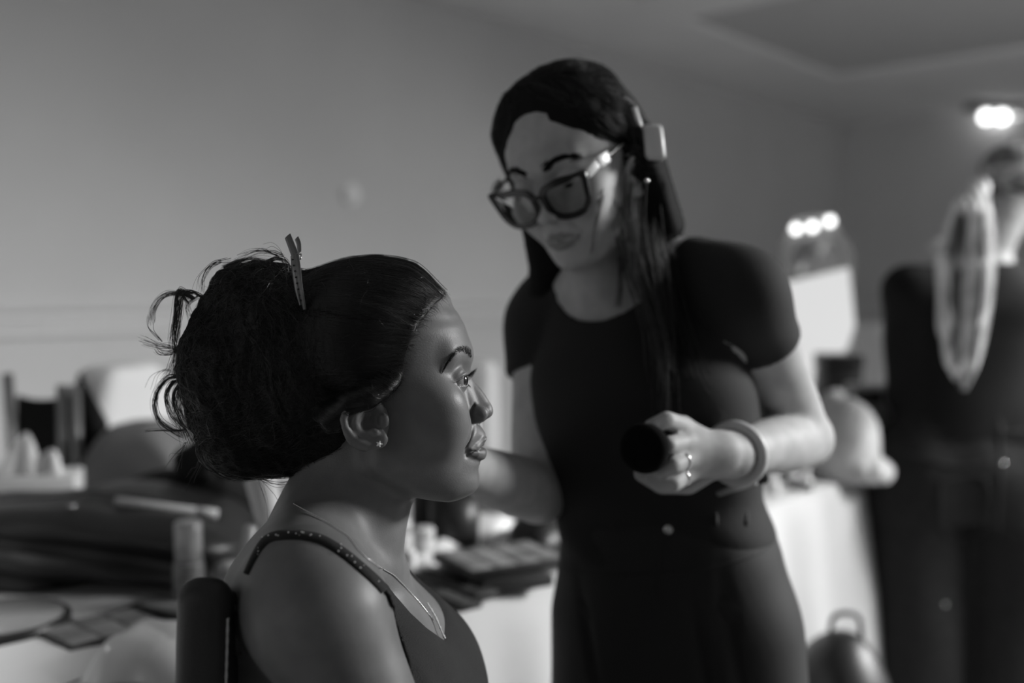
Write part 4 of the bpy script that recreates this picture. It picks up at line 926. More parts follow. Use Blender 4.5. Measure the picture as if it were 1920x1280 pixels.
def build_glasses(HEAD):
    g = thing('glasses', 'thick black cat-eye glasses worn low by the standing artist', 'glasses', tuple(H2W(HEAD.glob((100, 0, -6)))))
    fr = mat('black_acetate', .006, .25, .5); V_, F_ = [], []
    sh = [(x_ * .92, z_ * .9) for x_, z_ in [(-26, -2), (-25, 10), (-18, 17), (-4, 19), (12, 20), (26, 23), (31, 20), (29, 8), (25, -8), (16, -19), (2, -22), (-13, -20), (-23, -12)]]
    off = np.array([105, 0, -19.0]); tilt = roty(math.radians(8))
    bm = bmesh.new()
    for s in (-1, 1):
        c = np.array(sh + [sh[0]], float); c = smooth_line(c, 73)[:-1]; n = len(c)
        P = np.stack([-(np.abs(c[:, 0] + 34) / 62) ** 2 * 7.0, (c[:, 0] + 34) * s, c[:, 1]], 1) @ tilt.T + off
        cen = P.mean(0); out = P - cen; out[:, 0] = 0; out /= np.linalg.norm(out, axis=1, keepdims=True)
        wide = 6.4 + 2.6 * np.clip(c[:, 1] / 20, 0, 1)
        rings = []
        for (a, b) in ((0, -2), (1, -2), (1, 2), (0, 2)): rings.append([bm.verts.new(H2W(HEAD.glob(p + o * a * w + np.array([b, 0, 0])))) for p, o, w in zip(P, out, wide)])
        for k in range(4):
            r0, r1 = rings[k], rings[(k + 1) % 4]
            for i in range(n): bm.faces.new([r0[i], r0[(i + 1) % n], r1[(i + 1) % n], r1[i]])
        Vl = [HEAD.glob(p + np.array([.5, 0, 0])) for p in P] + [HEAD.glob(cen + np.array([1.8, 0, 0]))] + [HEAD.glob(p + np.array([-.5, 0, 0])) for p in P] + [HEAD.glob(cen + np.array([.8, 0, 0]))]
        Fl = [[i, (i + 1) % n, n] for i in range(n)] + [[n + 1 + (i + 1) % n, n + 1 + i, 2 * n + 1] for i in range(n)] + [[i, n + 1 + i, n + 1 + (i + 1) % n, (i + 1) % n] for i in range(n)]
        mesh_obj('lens', H2W(np.array(Vl)), Fl, mat('lens_glass', .78, .02, .5, trans=1, ior=1.08), g)
        # temple
        hinge = (np.array([-8.0, 64 * s, 17]) @ tilt.T) + off; T = np.array([hinge, [80, 72 * s, 6], [50, 77 * s, 6], [10, 80 * s, 6], [-8, 82 * s, -6]]); T = smooth_line(T, 26)
        V, F = tubes(HEAD.glob(T)[None], .0022, 8, cap=True); V = V; mesh_obj('temple', H2W(V), F, fr, g)
        orn = mat('pearl_ornament', .75, .3, .5)
        for (t0, t1, hh) in ((1, 5, 11), (6, 10, 14)):
            b2 = bmesh.new(); a_ = (T[t0] + T[t1]) / 2; d = T[t1] - T[t0]; L_ = np.linalg.norm(d) * 1.1; R_ = HEAD.R @ frame_from(-d if d[0] > 0 else d, (0, 0, 1)); bm_box(b2, H2W(HEAD.glob(a_ + np.array([0, 2.0 * s, 0]))), (L_ * .001, .005, hh * .001), RH @ R_, .0012); bm_obj('temple_ornament', b2, orn, g)
    for q in range(1):
        P = smooth_line(np.array([(0, -9.5, 8), (1.5, 0, 10), (0, 9.5, 8)], float) @ tilt.T + off + np.array([-.3, 0, 0]), 14); V, F = tubes(HEAD.glob(P)[None], .0026, 8, cap=True); mesh_obj('bridge', H2W(V), F, fr, g)
    bm_obj('frame', bm, fr, g, auto=40)
    return g
# ------------------------------------------------------------------ the third person, seen from behind at the right edge
def build_third():
    W = thing('person', 'person seen from behind at the right edge, dark top and jeans, long light ponytail', 'person', tuple(H2W([1.25, 2.72, 0])))
    D = 2.72; dx, dy = (D - 2.8) * .46, D - 2.8
    def P(px, py, d=0.0): return PH(px, py, D + d)
    yaw = norm((.45, .89, 0)); HR = frame_from(norm((.50, .82, -.22)), (0.05, 0, 1)); HEAD = Head(make_head(None, gaze_open=(12, -16)), P(1898, 352, .0), HR, 1.06)
    S = SDF(); S.add(HEAD.sdf, HEAD.glob((10, 0, -10)), .15)
    hip = P(1816, 870, .02); nb = P(1848, 492, -.01); up = norm(nb - hip); ft = norm((.18, .98, 0)); lat = norm(np.cross(up, ft)); RT = np.stack([np.cross(lat, up), lat, up], 1); RT[:, 0] = norm(np.cross(RT[:, 1], RT[:, 2])); Hh = np.linalg.norm(nb - hip)
    S.loft(hip, RT, [(-.12, 0, 0, .105, .165), (0, 0, 0, .11, .165), (.12, 0, 0, .09, .14), (.24, .005, 0, .09, .14), (.36, .01, 0, .10, .15), (Hh - .10, .0, 0, .09, .16), (Hh - .04, 0, 0, .065, .10), (Hh, 0, 0, .05, .055)], n=2.3, kc=.03)
    S.cone(nb, HEAD.glob((-8, 0, -50)), .054, .052, k=.03)
    shl, shr = P(1704, 545, .0), P(2010, 545, .07)
    arms = []
    for sh, el, wr in ((shl, P(1694, 735, .06), P(1790, 800, .28)), (shr, P(2040, 740, .10), P(1970, 790, .30))):
        S.cone(nb - up * .06, sh, .06, .052, k=.05); S.chain([sh, (sh + el) / 2, el], (.052, .046, .038), k=.03); S.chain([el, el + (wr - el) * .3, wr], (.038, .038, .026), k=.01); arms.append((sh, el, wr))
        d = norm(wr - el); n = norm(np.array([0, 0, -1]) - d * (-d[2])); hand(S, wr, d, n, np.cross(n, d) if sh is shl else np.cross(d, n), sc=.93)
    legs = []
    for s, foot in ((1, .0), (-1, .04)):
        h = np.array([hip[0], hip[1], hip[2] - .04]) + lat * .085 * s; k_ = np.array([h[0], h[1] + .02, .47]); an = np.array([h[0], h[1], .09]); S.cone(h, k_, .082, .055, k=.04); S.cone(k_, an, .053, .036, k=.02); S.cone(an + np.array([0, 0, -.05]) - ft * .02, an + ft * .15 + np.array([0, 0, -.06]), .034, .028, k=.02); legs.append((h, k_, an))
    V, F = surf(S, grid_axis(.90 + dx, 1.78 + dx, .0065), grid_axis(2.54 + dy, 3.30 + dy, .0065), grid_axis(0, 1.68, .012, [(.8, 1.66, .0065)]), B=8, slack=1.8)
    mesh_obj('body', H2W(V), F, skin('skin_fair', lin(165), lin(130), rough=.5, spec=.3, bump=.1), W)
    knit = mat('dark_knit', .009, .8, .2, bump=.3, bscale=300, sheen=.04)
    T = SDF(); T.loft(hip, RT, [(.08, 0, 0, .135, .215), (.14, 0, 0, .128, .20), (.24, .005, 0, .118, .185), (.36, .01, 0, .12, .19), (Hh - .10, 0, 0, .108, .19), (Hh - .04, 0, 0, .078, .115), (Hh - .012, 0, 0, .062, .068)], n=2.3, kc=.01)
    for (sh, el, wr) in arms: T.cone(nb - up * .065, sh, .066, .062, k=.05); T.chain([sh, (sh + el) / 2, el], (.062, .058, .05), k=.04); T.cone(el, wr + (el - wr) * .12, .05, .036, k=.01)
    c_ = nb + up * .03; T.ops.append(('s', lambda p: d_ell(p, c_, (.062, .066, .04), RT), c_, .07, .005))
    V, F = surf(lambda p: T(p) + .004 * wob(p, 16, 21), grid_axis(.88 + dx, 1.80 + dx, .0075), grid_axis(2.50 + dy, 3.30 + dy, .0075), grid_axis(.70, 1.44, .0075), B=8, slack=1.8); mesh_obj('sweater', H2W(V), F, knit, W)
    den = mat('dark_denim', .012, .75, .25, noise=.35, nscale=60, bump=.3, bscale=900)
    J = SDF(); J.loft(hip, RT, [(-.14, 0, 0, .145, .262), (-.06, -.004, 0, .15, .262), (0, -.006, 0, .148, .25), (.08, 0, 0, .132, .222), (.15, 0, 0, .118, .195)], n=2.35, kc=.008)
    for s_, (h, k_, an) in zip((1, -1), legs): J.chain([h + lat * .045 * s_, k_ + lat * .045 * s_, an + lat * .04 * s_ + np.array([0, 0, -.03])], (.15, .148, .14), k=.03)
    V, F = surf(lambda p: np.maximum(J(p) + .004 * wob(p * np.array([1, 1, .5], np.float32), 20, 22), .015 - p[:, 2]), grid_axis(.84 + dx, 1.74 + dx, .0075), grid_axis(2.52 + dy, 3.10 + dy, .0075), grid_axis(0, 1.02, .010), B=8, slack=1.8)
    JE = mesh_obj('jeans', H2W(V), F, den, W)
    dl = mat('denim_seam', .03, .7, .25)
    def seam(pts, r, name, m=dl):
        q = smooth_line(np.array(pts, float), 40); M = march(J, q[:, 0], q[:, 1], far=4, near=1.5); M = M[~np.isnan(M[:, 0])]
        if len(M) > 2:
            V, F = tubes((M - np.array([0, .003, 0]))[None], r, 6, cap=True); return mesh_obj(name, H2W(V), F, m, JE)
    seam([(1700, 800), (1780, 806), (1870, 808), (1918, 806)], .003, 'waistband_seam'); seam([(1872, 770), (1873, 790), (1875, 806)], .008, 'belt_loop'); seam([(1876, 810), (1876, 900), (1872, 1000)], .003, 'centre_seam'); seam([(1700, 850), (1790, 872), (1868, 862)], .0025, 'yoke_seam')
    for pts in ([(1765, 900), (1845, 895), (1850, 985), (1810, 1010), (1770, 990), (1765, 900)],): seam(pts, .0025, 'pocket_seam')
    p = march(J, [1880], [868], far=4, near=1.5)[0]; bm = bmesh.new(); bmesh.ops.create_icosphere(bm, subdivisions=2, radius=.007, matrix=Matrix.Translation(Vector(H2W(p)))); bm_obj('rivet', bm, mat('polished_metal', .6, .2, .5, metal=1), JE)
    p = march(J, [1772], [1133], far=4, near=1.5)[0]; bm = bmesh.new(); bmesh.ops.create_icosphere(bm, subdivisions=2, radius=.006, matrix=Matrix.Translation(Vector(H2W(p)))); bm_obj('rivet', bm, mat('polished_metal', .6, .2, .5, metal=1), JE)
    for (h, k_, an) in legs:
        s2 = SDF(); s2.cone(an + np.array([0, 0, -.045]) - ft * .04, an + ft * .16 + np.array([0, 0, -.05]), .046, .038, k=.01); s2.ops.append(('i', lambda p: .002 - p[:, 2], an, .5, .004)); c = an + ft * .06
        V, F = surf(s2, grid_axis(c[0] - .18, c[0] + .18, .008), grid_axis(c[1] - .18, c[1] + .2, .008), grid_axis(-.01, .12, .008), B=8); mesh_obj('shoe', H2W(V), F, mat('black_leather', .01, .35, .4), W)
    # ---- hair: cap, band and ponytail with light and dark streaks
    hm = mat('streaked_hair', .10, .45, .4, noise=.85, nscale=9, stretch=(6, 6, .6)); light = mat('light_hair', .6, .4, .4, noise=.3, nscale=30); dark = mat('mid_hair', .06, .45, .35)
    tie = P(1838, 348, -.105)
    PT = SDF(); PT.chain([tie, P(1818, 400, -.155), P(1806, 500, -.165), P(1802, 600, -.16), P(1803, 680, -.155), P(1805, 722, -.15)], (.022, .047, .065, .058, .038, .011), k=.02)
    def hairf(p):
        q = HEAD.loc(p); x, y, z = q.T
        back = np.interp(z, [-60, -30, 0, 40, 70, 95], [-28, -12, 8, 30, 48, 52]).astype(np.float32) - x
        cap = np.minimum(d_ell(q, (-2, 0, 30), (89, 73, 71)), HEAD.fn(q)); t = np.where(back > 0, .3 + 9 * sstep(back, 0, 25), np.clip(back, -7, 0)) - 10 * (1 - sstep(z, -62, -38))
        return (cap - t) * np.float32(.001)
    V, F = surf(lambda p: hairf(p) + .0012 * np.sin(p[:, 0] * 420 + 3 * wob(p, 20, 3)), grid_axis(1.20 + dx, 1.62 + dx, .0055), grid_axis(2.60 + dy, 3.02 + dy, .0055), grid_axis(1.36, 1.74, .0055), B=8, slack=2)
    HA = mesh_obj('hair', H2W(V), F, hm, W, label='streaked light hair pulled into a ponytail')
    V, F = surf(lambda p: PT(p) + .0035 * np.sin(p[:, 0] * 260 + 4 * wob(p, 8, 6)), grid_axis(1.08 + dx, 1.46 + dx, .005), grid_axis(2.50 + dy, 2.82 + dy, .005), grid_axis(.94, 1.60, .006), B=8, slack=2); PO = mesh_obj('ponytail', H2W(V), F, mat('ponytail_hair', .6, .45, .4, noise=.6, nscale=5, stretch=(9, 9, .5)), HA)
    for m_, n in ((light, 260), (dark, 160)):
        cl = RNG.uniform(-1, 1, 7); L = []
        for _ in range(n):
            c = cl[RNG.integers(0, 7)] + RNG.normal(0, .1); o = RNG.uniform(.8, 1.04); pts = [tie]
            for (px, py, d, r) in ((1818, 400, -.155, .047), (1806, 500, -.165, .065), (1802, 600, -.16, .058), (1803, 680, -.155, .038), (1805, 726, -.15, .010)):
                pts.append(P(px, py, d) + np.array([c * r * .98, -math.sqrt(max(0, 1 - min(1, c * c))) * r * o, RNG.normal(0, .003)]))
            L.append(smooth_line(np.array(pts), 20))
        strands('strand_layer', np.array(L), (np.r_[np.linspace(.6, 1, 10), np.linspace(1, .5, 10)] * .0018), m_, PO)
    N = 700; ph = np.stack([RNG.uniform(-90, 40, N), RNG.uniform(-75, 75, N), RNG.uniform(-20, 105, N)], 1); M = on_surface(hairf, HEAD.glob(ph), np.zeros(N), 8)
    for m_, sl in ((light, slice(0, 300)), (dark, slice(300, 700))):
        L = flow(hairf, M[sl], lambda q: norm_rows(tie - q), 14, .009, RNG.uniform(.0005, .0025, len(M[sl]))); strands('strand_layer', L, np.linspace(1, .6, 14) * .0013, m_, HA)
    w = np.linspace(0, 2 * math.pi, 41); rg = on_surface(hairf, HEAD.glob(np.stack([-10 + 92 * np.cos(w), 76 * np.sin(w), 6 + 18 * -np.cos(w)], 1)), np.full(41, .002), 6); V, F = tubes(rg[None], .004, 8); mesh_obj('headband', H2W(V), F, mat('white_elastic', .6, .6, .3), W)
    V, F = tubes(np.array([[tie + .021 * (math.cos(a) * np.array([1.0, 0, 0]) + math.sin(a) * np.array([0, .35, .93])) for a in w]]), .006, 8); mesh_obj('hair_tie', H2W(V), F, mat('white_elastic', .6, .6, .3), HA)
    kn_ = P(1764, 462, -.06); s3 = SDF(); s3.ell(kn_, (.030, .02, .022)); s3.ell(kn_ + np.array([.03, .01, -.004]), (.03, .018, .014), k=.012); V, F = surf(s3, grid_axis(kn_[0] - .05, kn_[0] + .08, .004), grid_axis(kn_[1] - .04, kn_[1] + .05, .004), grid_axis(kn_[2] - .04, kn_[2] + .04, .004), B=6); mesh_obj('scarf_knot', H2W(V), F, mat('white_elastic', .6, .6, .3), W)
    return W
# ------------------------------------------------------------------ furniture and the things on the tables
TZ = .74                                                             # table top height
Q = RNG.uniform
white_cloth = lambda: mat('white_tablecloth', .41, .85, .15, noise=.04, nscale=6, bump=.15, bscale=500, sheen=.1)
def at(px, py, z=None): return PZ(px, py, TZ + .002 if z is None else z)
def yawpx(px, py, dx, dy, z=None):
    """world heading of an edge seen running (dx, dy) pixels on a level surface"""
    a, b = at(px, py, z), at(px + dx, py + dy, z); return math.atan2(b[1] - a[1], b[0] - a[0])
def cloth(x0, x1, y0, y1, label, seed, amp=.04):
    """floor-length cloth: level top, rounded edge, folds that deepen towards the floor"""
    r = np.random.default_rng(seed); ring = []
    for (a, b, n) in (((x0, y0), (x1, y0), 150), ((x1, y0), (x1, y1), 70), ((x1, y1), (x0, y1), 80), ((x0, y1), (x0, y0), 70)):
        for t in np.linspace(0, 1, n, endpoint=False): ring.append((a[0] + (b[0] - a[0]) * t, a[1] + (b[1] - a[1]) * t))
    ring = np.array(ring); c = np.array([(x0 + x1) / 2, (y0 + y1) / 2]); n = len(ring)
    out = np.zeros_like(ring); e = 1e-6
    out[:, 0] = np.where(ring[:, 0] >= x1 - e, 1, np.where(ring[:, 0] <= x0 + e, -1, 0)); out[:, 1] = np.where(ring[:, 1] <= y0 + e, -1, np.where(ring[:, 1] >= y1 - e, 1, 0)); out /= np.linalg.norm(out, axis=1, keepdims=True) + 1e-9
    s = np.r_[0, np.cumsum(np.linalg.norm(np.diff(ring, axis=0), axis=1))]; per = s[-1]
    f1 = sum(r.uniform(.4, 1) * np.sin(2 * np.pi * s / per * k + r.uniform(0, 6)) for k in (9, 14, 19, 23, 31)) / 2.2
    V, F = [], []
    rows = [(0, TZ, 0), (.006, TZ - .004, 0), (.012, TZ - .02, .06), (.016, TZ - .06, .3), (.022, TZ - .16, .4), (.03, TZ - .32, .7), (.036, TZ - .5, .9), (.04, .18, 1), (.044, .008, 1.05)]
    for (o, z, w) in rows:
        for i in range(n): p = ring[i] + out[i] * (o + amp * w * (f1[i] + .7)); V.append((p[0], p[1], z))
    for k in range(len(rows) - 1):
        for i in range(n): j = (i + 1) % n; F.append([k * n + i, (k + 1) * n + i, (k + 1) * n + j, k * n + j])
    F.append(list(range(n)))
    return tag(mesh_obj('tablecloth', V, F, white_cloth()), label, 'tablecloth', 'white tablecloths')
def rbox(name, c, s, yaw, m, parent=None, bev=.003, z0=True):
    """box standing on c (bottom centre)"""
    bm = bmesh.new(); bm_box(bm, (c[0], c[1], c[2] + (s[2] / 2 if z0 else 0)), s, rotz(yaw), bev); return bm_obj(name, bm, m, parent, True, auto=35)
def turned(name, c, prof, m, parent=None, n=36, R=None):
    V, F = lathe(prof, n); V = (V @ R.T if R is not None else V) + np.asarray(c); return mesh_obj(name, V, F, m, parent)
def blob(name, f, c, ext, h, m, label=None, cat=None, parent=None, group=None):
    """SDF solid in the world frame round c"""
    V, F = surf(f, grid_axis(c[0] - ext[0], c[0] + ext[0], h), grid_axis(c[1] - ext[1], c[1] + ext[1], h), grid_axis(c[2] - ext[2], c[2] + ext[2], h), B=8, slack=2, pad=.01)
    o = mesh_obj(name, V, F, m, parent); 
    if label: tag(o, label, cat, group)
    return o
def covered_chair(px, py, D, face, label, W_=.44, H_=1.0):
    """banquet chair under a loose white cover"""
    top = PW(px, py, D); H_ = top[2]; c = np.array([top[0], top[1], 0]); Rz = rotz(face)
    s = SDF()
    def fn(p):
        q = (p - c.astype(np.float32)) @ Rz.astype(np.float32); z = q[:, 2]; w = np.interp(z, [0, .45, .8, H_ - .12, H_], [W_ / 2 + .05, W_ / 2, W_ / 2 - .01, W_ / 2 - .03, W_ / 2 - .08]).astype(np.float32)
        back = np.maximum(np.maximum(np.abs(q[:, 0] - .03 * (z - .5)) - .035, np.abs(q[:, 1]) - w), z - H_) ; d2 = np.stack([np.maximum(np.abs(q[:, 0]) - .03, 0), np.maximum(np.abs(q[:, 1]) - (w - .05), 0), np.maximum(z - (H_ - .05), 0)], 1)
        back = np.sqrt((d2 ** 2).sum(1)) - .035 - .0
        d3 = np.stack([np.maximum(np.abs(q[:, 0] - .24) - .2, 0), np.maximum(np.abs(q[:, 1]) - w + .03, 0), np.maximum(z - .44, 0)], 1); seat = np.sqrt((d3 ** 2).sum(1)) - .03
        return np.maximum(smin(back, seat, .04) + .006 * np.sin(q[:, 1] * 40 + 3 * wob(q, 5, 2)) * sstep(-z, -.8, -.1), .004 - z)
    return blob('covered_chair', fn, c + np.array([0, 0, H_ / 2]), (.6, .6, H_ / 2 + .05), .012, mat('chair_cover', .76, .85, .15, bump=.1, bscale=300), label, 'chair', group='white covered banquet chairs')
def palette(px, py, w, d, h, yaw, label, pans=(4, 3), lid=False, face=.12, z=TZ, name='makeup_palette', rim=.012):
    c = at(px, py, z + h); c = np.array([c[0], c[1], z + .002]); t = thing(name, label, 'palette', tuple(c), 'makeup palettes on the table')
    rbox('tray', c, (w, d, h), yaw, mat('black_plastic', .016, .35, .4), t, .003); R = rotz(yaw); gx, gy = pans
    for i in range(gx):
        for j in range(gy):
            o = R @ np.array([(i + .5) / gx * (w - .02) - (w - .02) / 2, (j + .5) / gy * (d - .02) - (d - .02) / 2, h - .001]); g = face * Q(.6, 1.6)
            rbox('pan', c + o, ((w - .02) / gx - .005, (d - .02) / gy - .005, .0022), yaw, mat('powder_%d' % int(g * 40), g, .7, .3), t, .0008)
    if lid:
        L = R @ np.array([0, d / 2, h]); tilt = R @ rotx(math.radians(lid)); bm = bmesh.new(); bm_box(bm, c + L + tilt @ np.array([0, d / 2, .004]), (w, d, .008), tilt, .003); bm_obj('lid', bm, mat('black_plastic', .016, .35, .4), t, True, auto=35)
        bm = bmesh.new(); bm_box(bm, c + L + tilt @ np.array([0, d / 2, -.0008]), (w - .02, d - .02, .002), tilt); bm_obj('lid_mirror', bm, mat('mirror_glass', .85, .03, .5, metal=1), t, False)
    return t
def bottle(px, py, D, h, r, label, body=.3, capc=.5, caph=.4, shoulder=True, group='cosmetic bottles on the table', name='cosmetic_bottle', glass=False, base=None):
    c = at(px, py) if base is None else base; t = thing(name, label, 'bottle', tuple(c), group); hb = h * (1 - caph)
    pr = [(0, 0), (r * .92, 0), (r, .003), (r, hb - .006)] + ([(r * .96, hb - .003), (r * .7, hb)] if shoulder else [(r, hb)]) + [(0, hb)]
    turned('container', c, pr, mat('bottle_%d%s' % (int(body * 100), 'g' if glass else ''), body, .15 if glass else .35, .5, trans=.6 if glass else 0), t)
    rc = r * (.98 if not shoulder else .9); turned('cap', c + np.array([0, 0, hb]), [(0, .0), (rc, 0), (rc, h * caph - .003), (rc - .003, h * caph), (0, h * caph)], mat('cap_%d' % int(capc * 100), capc, .3, .5), t); return t
def stick(name, a, b, r0, r1, m, label, cat, group=None, parts=None):
    """thin turned thing from a to b (world)"""
    a, b = np.asarray(a, float), np.asarray(b, float); t = thing(name, label, cat, tuple(a), group); d = b - a; L = np.linalg.norm(d); R = frame_from(d, (0, 0, 1)); R = np.stack([R[:, 1], R[:, 2], R[:, 0]], 1)
    for (nm, z0, z1, ra, rb, mm) in parts or [('handle', 0, 1, r0, r1, m)]:
        turned(nm, a, [(0, z0 * L), (ra * .8, z0 * L), (ra, z0 * L + .002), (rb, z1 * L - .002), (rb * .8, z1 * L), (0, z1 * L)], mm, t, 18, R)
    return t
def brush(name, a, b, r, label, group='makeup brushes on the table'):
    return stick(name, a, b, r, r, None, label, 'brush', group, [('handle', 0, .6, r * .6, r, mat('black_lacquer', .012, .25, .5)), ('ferrule', .6, .78, r * 1.05, r * 1.2, mat('polished_metal', .6, .2, .5, metal=1)), ('bristles', .78, 1, r * 1.2, r * 1.9, mat('brush_hair', .03, .9, .1))])
def crumple(name, c, w, d, h, m, label, cat, seed, yaw=0, sharp=1.0, n=46, parent=None):
    """crumpled sheet or soft pouch: a closed, creased cushion"""
    r = np.random.default_rng(seed); u, v = np.meshgrid(np.linspace(-1, 1, n), np.linspace(-1, 1, n), indexing='ij'); pts = r.uniform(-1, 1, (16, 2)); ang = r.uniform(0, 6.28, 16)
    hh = sum(np.abs((u - p[0]) * math.cos(a) + (v - p[1]) * math.sin(a)) * r.uniform(-.6, .6) for p, a in zip(pts, ang)); hh = (hh - hh.min()) / (hh.max() - hh.min())
    env = np.clip((1 - np.abs(u) ** 4) * (1 - np.abs(v) ** 4), 0, 1); Z = h * env * (.35 + .65 * hh * sharp); X = u * w / 2 * (1 + .06 * np.sin(5 * v + seed)); Y = v * d / 2 * (1 + .06 * np.sin(4 * u + seed)); R = rotz(yaw)
    top = np.stack([X, Y, Z + .0015], -1).reshape(-1, 3) @ R.T + c; bot = np.stack([X, Y, np.zeros_like(X)], -1).reshape(-1, 3) @ R.T + c; N = n * n; F = []
    for i in range(n - 1):
        for j in range(n - 1): a = i * n + j; F.append([a, a + n, a + n + 1, a + 1]); F.append([N + a, N + a + 1, N + a + n + 1, N + a + n])
    bd = [i * n for i in range(n)] + [(n - 1) * n + j for j in range(1, n)] + [i * n + n - 1 for i in range(n - 2, -1, -1)] + [j for j in range(n - 2, 0, -1)]
    for k in range(len(bd)): a, b = bd[k], bd[(k + 1) % len(bd)]; F.append([b, a, N + a, N + b])
    o = mesh_obj(name, np.vstack([top, bot]), F, m, parent, smooth=False)
    return tag(o, label, cat) if label else o

def build_clutter():
    x_end = 4.4
    cloth(-.9, 1.62, 1.115, 1.93, 'white floor-length cloth on the table beside the seated woman, folds hanging below the palettes', 3, .085)
    cloth(1.95, x_end, 1.115, 1.93, 'white floor-length cloth on the farther table, bright front behind the artist hip', 9)
    # ---- the client's chair
    ch = thing('salon_chair', 'dark padded chair with stitched back that the profiled woman sits on', 'chair', tuple(H2W([-.18, .93, 0]))); lea = mat('dark_leather', .024, .5, .4, bump=.25, bscale=500); blk = mat('black_metal', .01, .4, .5)
    def bk(p):                                                        # backrest: padded slab, higher at the near side
        q = p - np.array([-.258, .93, .80], np.float32); x = q[:, 0] - .03 * (q[:, 1] / .17) ** 2 * (q[:, 1] > 0) - .012 * (q[:, 1] < 0) * (q[:, 1] / .17) ** 2 - .04 * q[:, 2]; drop = np.clip((q[:, 1] + .155) * .55, 0, .07)
        d = np.stack([np.maximum(np.abs(x) - .004, 0), np.maximum(np.abs(q[:, 1]) - .155, 0), np.maximum(np.abs(q[:, 2] + drop / 2) - (.145 - drop / 2), 0)], 1); return np.sqrt((d ** 2).sum(1)) - .018
    top = PH(375, 1094, .765)[2]; z0 = top - .163 - .80
    s = lambda p: bk(p - np.array([0, 0, z0], np.float32))
    V, F = surf(s, grid_axis(-.34, -.18, .003), grid_axis(.74, 1.13, .004), grid_axis(.55, top + .05, .004), B=8); mesh_obj('backrest', H2W(V), F, lea, ch)
    yy = np.linspace(.745, 1.115, 3)
    st_ = np.array([[-.258 + .04 * (z - .80 - z0) + .012 + .014, .768, z] for z in np.linspace(top - .30, top - .03, 60)]); P = on_surface(s, st_, np.zeros(60), 6); V, F = tubes(P[None], (.0009 + .0005 * (np.arange(60) % 2))[None], 6); mesh_obj('stitching', H2W(V), F, mat('white_thread', .6, .6, .2), ch)
    for k in range(5):                                                # gathered pleats on the inner face near the top
        P = np.array([[-.228 + .003 * k - .004 * t, .782 + .012 * k, top - .02 - .010 * k - .05 * t * t] for t in np.linspace(0, 1, 12)]); P[:, 1] += np.linspace(0, .02, 12); P[:, 0] += np.linspace(0, .006, 12) + .006 * np.sin(np.linspace(0, 3.1, 12)); V, F = tubes(P[None], .0065, 8, cap=True); mesh_obj('pleat', H2W(V), F, lea, ch)
    bm = bmesh.new(); bm_box(bm, H2W([-.06, .93, .42]), (.48, .44, .07), RH, .025, 3); bm_obj('seat', bm, lea, ch, True, auto=40)
    for sx in (-.26, .14):
        for sy in (.74, 1.12):
            V, F = tubes(np.array([[[sx, sy, .002], [sx, sy, .40]]]), .014, 10, cap=True); mesh_obj('leg', H2W(V), F, blk, ch)
    for sy in (.78, 1.08): V, F = tubes(np.array([[[-.26, sy, .38], [-.262, sy, .55], [-.26, sy, .75]]]), .012, 10, cap=True); mesh_obj('back_frame', H2W(V), F, blk, ch)
    # ---- left end of the near table
    c = at(2, 1152, TZ + .03); t = thing('round_mirror', 'round tabletop mirror with thick dark rim lying at the left edge of the table', 'mirror', (c[0], c[1], TZ + .002)); c = np.array([c[0], c[1], TZ + .002])
    turned('rim', c, [(0, 0), (.092, 0), (.096, .004), (.096, .022), (.091, .026), (.086, .024), (0, .024)], mat('black_plastic', .016, .35, .4), t, 64); turned('glass', c, [(.0855, .0242), (.0855, .0262), (0, .0262)], mat('frosted_mirror', .2, .35, .5), t, 64)
    palette(322, 1138, .13, .07, .012, yawpx(270, 1150, 90, 20), 'small pale grey compact lying behind the chair back', (1, 1), face=.20)
    c = at(283, 1242); crumple('plastic_pouch', c, .15, .125, .055, mat('clear_plastic', .5, .22, .5, trans=.12, bump=.3, bscale=40), 'crumpled clear plastic pouch on white cloth beside the chair back', 'pouch', 5, .7, 1.7)
    c = at(2, 1270); crumple('paper_towel', c, .30, .2, .018, white_cloth(), 'flat creased paper towel at the bottom left corner of the table', 'towel', 6, .4)
    # big soft black bag with wrinkles
    b0 = at(215, 1130); b0 = np.array([b0[0] + .10, b0[1] + .165, TZ]); hx = rotz(yawpx(60, 1100, 300, 40, TZ)); e1 = H2W([1, 0, 0]); e2 = H2W([0, 1, 0]); Rb = np.stack([e1, e2, [0, 0, 1]], 1)
    def bag(p):
        q = ((p - b0.astype(np.float32)) @ Rb.astype(np.float32)); x, y, z = q.T; hgt = np.interp(x, [-.40, -.25, -.05, .06, .16, .26], [.10, .125, .145, .14, .12, .06]).astype(np.float32)
        d = np.stack([np.maximum(np.abs(x + .06) - .24, 0), np.maximum(np.abs(y) - .09, 0), np.maximum(np.abs(z - hgt / 2) - (hgt / 2 - .05), 0)], 1)
        w = .011 * np.sin(z * 95 + 9 * x + 14 * x * x + 2.0 * wob(q, 6, 31)) + .006 * wob(q, 22, 32)
        return np.maximum(np.sqrt((d ** 2).sum(1)) - .055 + w * sstep(-y, -.05, .1) + .006 * wob(q, 14, 33), TZ + .002 - p[:, 2])
    nyl = mat('black_nylon', .014, .42, .45, bump=.2, bscale=400); B = thing('soft_bag', 'large wrinkled black soft bag lying on the table left of the seated woman', 'bag', tuple(b0)); blob('bag_body', bag, b0 + np.array([0, 0, .08]), (.42, .42, .14), .006, nyl, parent=B)
    zp = [b0 + Rb @ np.array([x, -.02, .16]) for x in np.linspace(-.28, .17, 30)]; zp = np.array(zp)
    for i in range(30):
        zz = np.linspace(TZ + .26, TZ + .02, 240); d = bag(np.stack([np.full(240, zp[i, 0]), np.full(240, zp[i, 1]), zz], 1).astype(np.float32)); j = np.argmax(d < 0); zp[i, 2] = zz[j] if (d < 0).any() else TZ + .05
